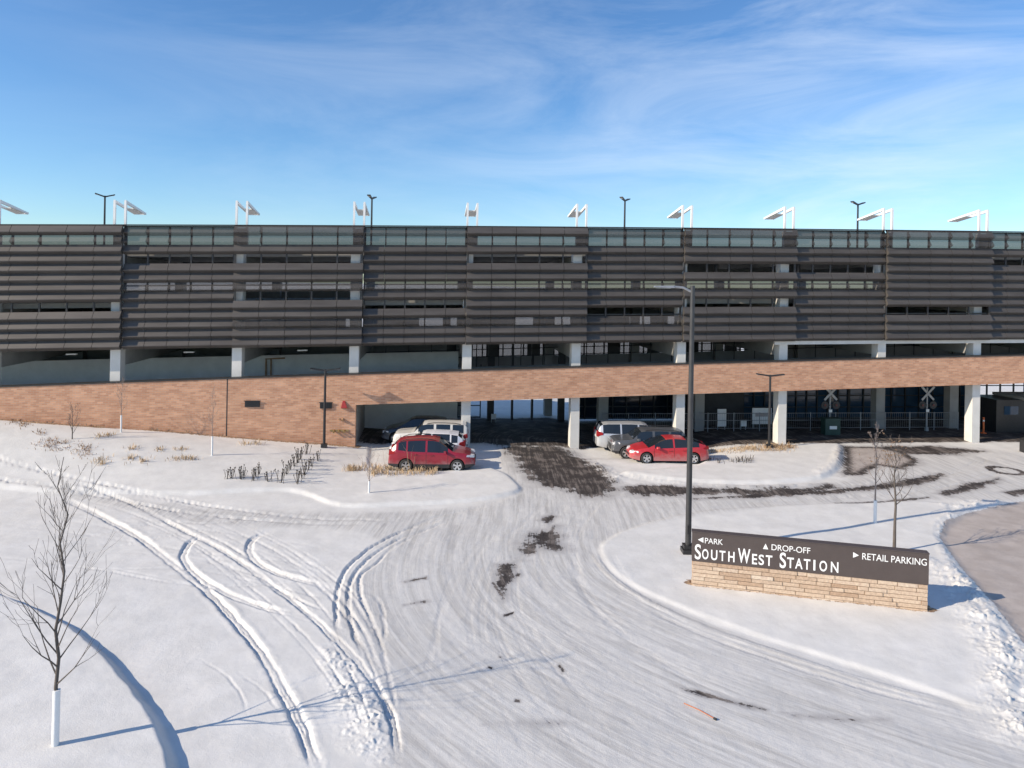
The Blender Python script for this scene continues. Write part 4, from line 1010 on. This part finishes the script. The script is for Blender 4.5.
SEDAN = dict(L=4.55, W=1.80, sill=.20, axles=(-1.36, 1.34), rad=.33, tumble=.22,
    top=[(-2.275, .55), (-2.26, .80), (-2.18, 1.0), (-2.05, 1.08), (-1.5, 1.27), (-.9, 1.39), (-.3, 1.43), (.15, 1.40), (.5, 1.28), (.9, 1.08), (1.22, .93), (1.6, .86), (1.95, .76), (2.15, .64), (2.25, .52), (2.275, .38)],
    belt=[(-2.275, .53), (-2.1, .92), (-1.6, .98), (0, .92), (.9, .88), (1.3, .84), (2.0, .68), (2.275, .36)],
    wid=[(-2.275, .76), (-2.15, .88), (-1.7, .97), (-1.3, 1.0), (1.2, 1.0), (1.7, .96), (2.05, .85), (2.22, .70), (2.275, .58)],
    windows=[(-1.68, -1.12), (-1.05, -.27), (-.18, .88)], doors=[(-1.02, -.22), (-.22, .92)], windshield=(.22, 1.24), rear=(-2.02, -.95), mirror=.72, lamp_z=.66, tail_z=.92, tail_h=.07, plate_z=.66)
HATCH = dict(L=4.35, W=1.79, sill=.22, axles=(-1.32, 1.30), rad=.33, tumble=.20,
    top=[(-2.175, .60), (-2.16, .85), (-2.12, 1.02), (-1.95, 1.28), (-1.75, 1.44), (-1.2, 1.52), (-.4, 1.55), (.1, 1.53), (.4, 1.44), (.95, 1.10), (1.2, .98), (1.65, .91), (1.95, .80), (2.12, .65), (2.175, .42)],
    belt=[(-2.175, .58), (-2.05, .95), (-1.7, 1.05), (0, .97), (1.0, .93), (2.0, .72), (2.175, .40)],
    wid=[(-2.175, .80), (-2.05, .91), (-1.7, .98), (-1.3, 1.0), (1.3, 1.0), (1.7, .96), (2.0, .86), (2.12, .74), (2.175, .62)],
    windows=[(-1.72, -1.36), (-1.28, -.30), (-.21, .85)], doors=[(-1.1, -.25), (-.25, .88)], windshield=(.32, 1.2), rear=(-2.1, -1.75), mirror=.7, lamp_z=.72, tail_z=.98, tail_h=.16, plate_z=.72)
BOXY = dict(L=4.45, W=1.80, sill=.30, axles=(-1.34, 1.36), rad=.38, tumble=.12, cladding=True,
    top=[(-2.225, .70), (-2.21, 1.05), (-2.17, 1.45), (-2.10, 1.60), (-1.9, 1.66), (-.6, 1.69), (.2, 1.68), (.48, 1.63), (.80, 1.36), (.95, 1.20), (1.15, 1.15), (1.9, 1.10), (2.1, 1.04), (2.2, .90), (2.225, .60)],
    belt=[(-2.225, .68), (-2.17, 1.10), (-1.9, 1.16), (0, 1.14), (.9, 1.12), (2.0, 1.02), (2.225, .58)],
    wid=[(-2.225, .90), (-2.15, .95), (-1.8, .985), (-1.3, 1.0), (1.3, 1.0), (1.8, .97), (2.1, .92), (2.2, .85), (2.225, .80)],
    windows=[(-1.98, -1.32), (-1.18, -.34), (-.20, .72)], doors=[(-1.14, -.27), (-.27, .74)], windshield=(.46, .96), rear=(-2.19, -2.09), mirror=.66, lamp_z=.93, tail_z=1.0, plate_z=.8, rails=(-1.8, .2))
VAN = dict(L=5.0, W=1.92, sill=.24, axles=(-1.50, 1.50), rad=.34, tumble=.20,
    top=[(-2.5, .62), (-2.48, .95), (-2.40, 1.25), (-2.28, 1.55), (-2.15, 1.64), (-1.8, 1.69), (-.4, 1.71), (.4, 1.68), (.75, 1.59), (1.25, 1.30), (1.55, 1.12), (1.75, 1.05), (2.15, .93), (2.4, .76), (2.47, .62), (2.5, .45)],
    belt=[(-2.5, .60), (-2.38, 1.06), (-2.0, 1.12), (0, 1.06), (1.4, 1.0), (2.2, .82), (2.5, .43)],
    wid=[(-2.5, .82), (-2.35, .92), (-2.0, .98), (-1.5, 1.0), (1.5, 1.0), (2.0, .96), (2.3, .87), (2.45, .75), (2.5, .64)],
    windows=[(-2.12, -1.05), (-.95, .05), (.15, 1.25)], doors=[(-.95, .10), (.10, 1.22)], windshield=(.70, 1.60), rear=(-2.44, -2.12), mirror=1.1, lamp_z=.82, tail_z=1.08, tail_h=.17, plate_z=.85)
DARK_SUV = dict(BOXY); DARK_SUV['L'] = 4.45
red_suv_m = paint('crimson_paint', (0.26, 0.014, 0.028)); red_sedan_m = paint('bright_red_paint', (0.44, 0.026, 0.034)); white_car_m = paint('white_car_paint', (0.72, 0.73, 0.75)); beige_m = paint('beige_paint', (0.66, 0.635, 0.58))
navy_m = paint('dark_blue_paint', (0.016, 0.022, 0.035)); silver_m = paint('silver_paint', (0.60, 0.61, 0.62), .3, .35); charcoal_m = paint('charcoal_paint', (0.085, 0.089, 0.095))
def park(px, Y): a, b = ray(px, 450); return (a * Y, Y, gz(a * Y, Y) - 0.01)
PK = R(2)
car('red_suv', park(433, 38.0), PK, 'dark red compact SUV with black roof rails parked beside tan grass', 'car', SUV, red_suv_m)
car('white_hatchback', park(428, 40.3), PK + math.pi, 'white hatchback parked between the red SUV and the beige SUV', 'car', HATCH, white_car_m)
car('beige_suv', park(431, 42.4), PK + math.pi, 'pale beige boxy SUV with three side windows parked by the concrete column', 'car', BOXY, beige_m)
car('dark_sedan', park(417, 44.6), PK + math.pi, 'dark blue car farthest back in the left row, under the brick ramp', 'car', HATCH, navy_m)
car('red_sedan', park(666.5, 40.6), PK + math.pi, 'bright red sloping-back sedan parked behind the tall street lamp', 'car', SEDAN, red_sedan_m)
car('dark_suv', park(646, 42.5), PK + math.pi, 'dark grey boxy SUV parked behind the bright red sedan', 'car', BOXY, charcoal_m)
car('silver_minivan', park(634, 44.45), PK, 'silver minivan with red tail lights parked nose in beside a column', 'car', VAN, silver_m)

# ------------------------------------------------------------------ trees and dry plants
def grow(mbx, p, d, L, r, depth, rg, spread, up, n=5, minr=.003, kids=(2, 3)):
    pts = [p]; rad = [r]; cur = p.copy(); dd = d.normalized(); segs = 4
    for k in range(segs):
        dd = (dd + Vector((rg.gauss(0, .10), rg.gauss(0, .10), rg.gauss(0, .05) + up * .10))).normalized()
        cur = cur + dd * L / segs; pts.append(cur.copy()); rad.append(max(minr, r * (1 - .72 * (k + 1) / segs)))
    mbx.tube(pts, rad, n if r > .012 else 4, caps=False)
    if depth > 0:
        for _ in range(rg.randint(*kids)):
            k = rg.randint(1, segs); q = pts[k]; a = rg.uniform(0, 2 * math.pi)
            o = dd.orthogonal().normalized(); o.rotate(Matrix.Rotation(a, 3, dd))
            nd = (dd + o * spread * rg.uniform(.6, 1.2)).normalized()
            grow(mbx, q, nd, L * rg.uniform(.45, .7), max(minr, rad[k] * .75), depth - 1, rg, spread, up, n, minr, kids)
def tree(loc, h, seed, label, trunk_r=.05, nb=16, first=.22, blen=.30, guard=0.0, m_=None, spread=.55, group=None, lean=(0, 0), dens=(2, 3), depth=2, up=.9, buds=None):
    rg = random.Random(seed); m_ = m_ or bark
    t = empty('bare_tree', loc, 0, label, 'tree', group)
    m = MB(); pts = []; rad = []
    for k in range(11):
        f = k / 10; pts.append(Vector((lean[0] * f + rg.gauss(0, .012) * h * f, lean[1] * f + rg.gauss(0, .012) * h * f, h * f - (.15 if k == 0 else 0)))); rad.append(max(.006, trunk_r * (1 - .9 * f)))
    m.tube(pts, rad, 9); m.build('trunk', m_, t, smooth=60)
    c = MB()
    for k in range(nb):
        f = first + (.92 - first) * (k + rg.random() * .6) / nb; i = f * 10; i0 = int(i); p = pts[i0].lerp(pts[min(10, i0 + 1)], i - i0)
        a = k * 2.4 + rg.uniform(-.4, .4); L = h * blen * (1.15 - f) * rg.uniform(.8, 1.2) + .12
        d = Vector((math.cos(a), math.sin(a), .9 + f * .8 + rg.uniform(-.15, .3)))
        grow(c, p, d, L, max(.007, trunk_r * .45 * (1.1 - f)), depth, rg, spread, up, 5, .003, dens)
    c.build('branches', m_, t, smooth=60)
    if buds:
        bm_ = MB(); vs = c.v
        for _ in range(buds[0]):
            q = Vector(rg.choice(vs)); 
            if q.z < h * buds[2]: continue
            s = rg.uniform(.02, .05); bm_.add([q + Vector((0, 0, s)), q + Vector((s, 0, 0)), q + Vector((0, s, -s * .4)), q + Vector((-s, -s * .3, 0))], [(0, 1, 2), (0, 2, 3), (0, 3, 1), (1, 3, 2)])
        bm_.build('dry_leaves', buds[1], t)
    if guard:
        g = MB(); g.tube([(0, 0, -.1), (lean[0] * guard / h, lean[1] * guard / h, guard)], trunk_r * 1.55, 12); g.build('trunk_guard', trunk_guard_m, t, smooth=60)
    return t
a_ = G(55.0, 757); tree((a_[0], a_[1], gz(*a_)), 6.0, 11, 'leafless young tree with white trunk wrap in the left foreground', .046, 27, .20, .26, 1.15, lean=(.06, 0), dens=(2, 3), depth=2, spread=.5)
s_ = spot(894, 553); tree(s_, 4.3, 5, 'bare young tree with spreading twigs right behind the brown station sign', .065, 14, .40, .34, 0, spread=.6, buds=(90, rust_straw, .75))
s_ = spot(875, 524); tree(s_, 4.2, 23, 'slender bare tree with white lower trunk guard standing on the sign island', .045, 12, .38, .22, .95, pale_bark, up=1.1, buds=(160, pale_bark, .6))
s_ = spot(72, 451); tree(s_, 1.65, 31, 'small multi stemmed bare bush on the snow slope at the left', .03, 12, .15, .42, 0, bark, up=1.1)
s_ = spot(121, 434); tree(s_, 3.1, 37, 'thin pale sapling in front of the brick wall at the left', .03, 12, .35, .22, .95, pale_bark)
s_ = spot(212, 457); tree(s_, 3.7, 41, 'thin tall sapling with white trunk wrap midway along the brick wall', .03, 12, .35, .17, 1.0, pale_bark)
s_ = spot(369, 495); tree(s_, 2.1, 43, 'small forked sapling on the snow beside the tan grass', .03, 12, .22, .34, .55, pale_bark)

def blades(mbx, cx, cy, n, h, sp, rg, w=.012, curl=.5, base_z=None):
    for _ in range(n):
        a = rg.uniform(0, 6.28); r_ = abs(rg.gauss(0, sp * .5)); x, y = cx + math.cos(a) * r_, cy + math.sin(a) * r_
        z = gz(x, y) - .03 if base_z is None else base_z
        a2 = a + rg.gauss(0, .7); l = h * rg.uniform(.55, 1.15); c = curl * rg.uniform(.3, 1.2) * l
        p0 = Vector((x, y, z)); p1 = p0 + Vector((math.cos(a2) * c * .3, math.sin(a2) * c * .3, l * .62)); p2 = p0 + Vector((math.cos(a2) * c, math.sin(a2) * c, l * (1 - .2 * curl)))
        s = Vector((-math.sin(a2), math.cos(a2), 0)); s = (s + Vector((rg.gauss(0, .5), rg.gauss(0, .5), 0))).normalized() * w
        mbx.add([p0 - s, p0 + s, p1 + s * .8, p1 - s * .8, p2], [(0, 1, 2, 3), (3, 2, 4)])
def grass_patch(pts, n, h, sp, seed, mat, label, w=.014, curl=.6):
    rg = random.Random(seed); m = MB()
    for px, py in pts:
        p = G(px, py); blades(m, p[0], p[1], n, h * rg.uniform(.8, 1.2), sp, rg, w, curl)
    o = m.build('dry_grass', mat, recalc=False); tag(o, label, 'grass', kind='stuff'); return o
rg = random.Random(77)
grass_patch([(348 + rg.uniform(0, 22), 470 + rg.uniform(-1.5, 3)) for _ in range(8)] + [(372 + rg.uniform(0, 30), 473 + rg.uniform(-4, 5)) for _ in range(16)] + [(402 + rg.uniform(0, 34), 473.5 + rg.uniform(-1.5, 3)) for _ in range(11)], 22, .36, .45, 1, straw, 'tan tufted grass in the snow beside the dark red SUV')
grass_patch([(390 + rg.uniform(-5, 25), 470 + rg.uniform(-2, 2)) for _ in range(9)], 4, 1.5, .3, 9, straw, 'tall single straw stems in front of the dark red SUV', .012, .35)
grass_patch([(35 + rg.uniform(0, 62), 457 + rg.uniform(-2.5, 5)) for _ in range(26)] + [(rg.uniform(-5, 30), 452 + rg.uniform(-4, 2)) for _ in range(6)], 18, .16, .5, 2, rust_straw, 'rusty brown low grass strip on the slope at the left')
grass_patch([(100, 464), (102, 467), (130, 462), (143, 464), (131, 452), (160, 452), (181, 451), (185, 461), (192, 461), (175, 461), (108, 438), (100, 439), (245, 446), (256, 446)], 40, .26, .5, 3, straw, 'scattered small tan grass tufts on the snow slope')
grass_patch([(708 + rg.uniform(0, 85), 450 + rg.uniform(-2.2, 3.5)) for _ in range(60)], 16, .26, .6, 4, straw, 'dry tan planting strip on the island behind the bright red sedan')
grass_patch([(760 + rg.uniform(0, 32), 450 + rg.uniform(-1.5, 2.5)) for _ in range(16)], 16, .28, .5, 5, rust_straw, 'rust brown dry plants at the tip of the planted island')
grass_patch([(706 + rg.uniform(0, 50), 463 + rg.uniform(-2, 3)) for _ in range(12)], 12, .30, .4, 6, dead_stalk, 'thin dark weed stems poking through snow right of the red sedan')
grass_patch([(rg.uniform(0, 350), 0) for _ in range(0)] + [(x, 417.5 + x * .073 + rg.uniform(-1, 3)) for x in np.linspace(0, 352, 46)], 26, .24, .7, 7, straw, 'dry tan litter and weeds along the foot of the brick wall')
def stalks():
    rg = random.Random(5); t = MB()
    for _ in range(9):
        a = rg.uniform(0, 6.28); r_ = rg.uniform(0, .22); h = rg.uniform(.25, .58); x, y = math.cos(a) * r_, math.sin(a) * r_
        q = (x + rg.gauss(0, .08), y + rg.gauss(0, .08), h); t.tube([(x, y, -.05), q], .010, 4); t.tube([q, (q[0], q[1], h + .06)], .022, 5)
    return t
st = None
for k, (px, py) in enumerate([(227, 481), (231, 480.5), (241, 481.5), (244, 480), (253, 482.5), (256, 479), (259, 476), (281, 484.5), (297, 485.5), (302, 481), (305, 477), (308, 472), (311, 468.5), (318, 463), (287, 476), (290, 472), (294, 468.5), (298, 465), (300, 461.5), (306, 456), (268, 483.5)]):
    if st is None: st = stalks().build('dead_perennial', dead_stalk); o = st
    else: o = st.copy(); COL.objects.link(o)
    o.location = spot(px, py); o.rotation_euler = (0, 0, k * 1.7); s = rg.uniform(.8, 1.15); o.scale = (s, s, s * (.75 if k == 20 else 1))
    tag(o, 'dark dead perennial stalks standing in snow left of the short lamp post', 'plant', 'dead perennial stalks in the snow before the brick wall')
# thin orange stake lying on the snow
a_ = spot(684, 704); b_ = spot(715, 720)
t = empty('marker_stake', a_, 0, 'thin orange marker stake lying on the snow near the bottom', 'stake')
m = MB(); d_ = b_ - a_; m.tube([(0, 0, .03), d_ * .5 + Vector((0, 0, .05)), d_ + Vector((0, 0, .03))], .013, 6); m.build('rod', noisy('faded_orange', (0.42, 0.13, 0.06), (0.5, 0.2, 0.1), 8), t)
m = MB(); m.tube([d_ * .96 + Vector((0, 0, .03)), d_ * 1.04 + Vector((0, 0, .03))], .03, 6); m.build('tip', cladding_m, t)
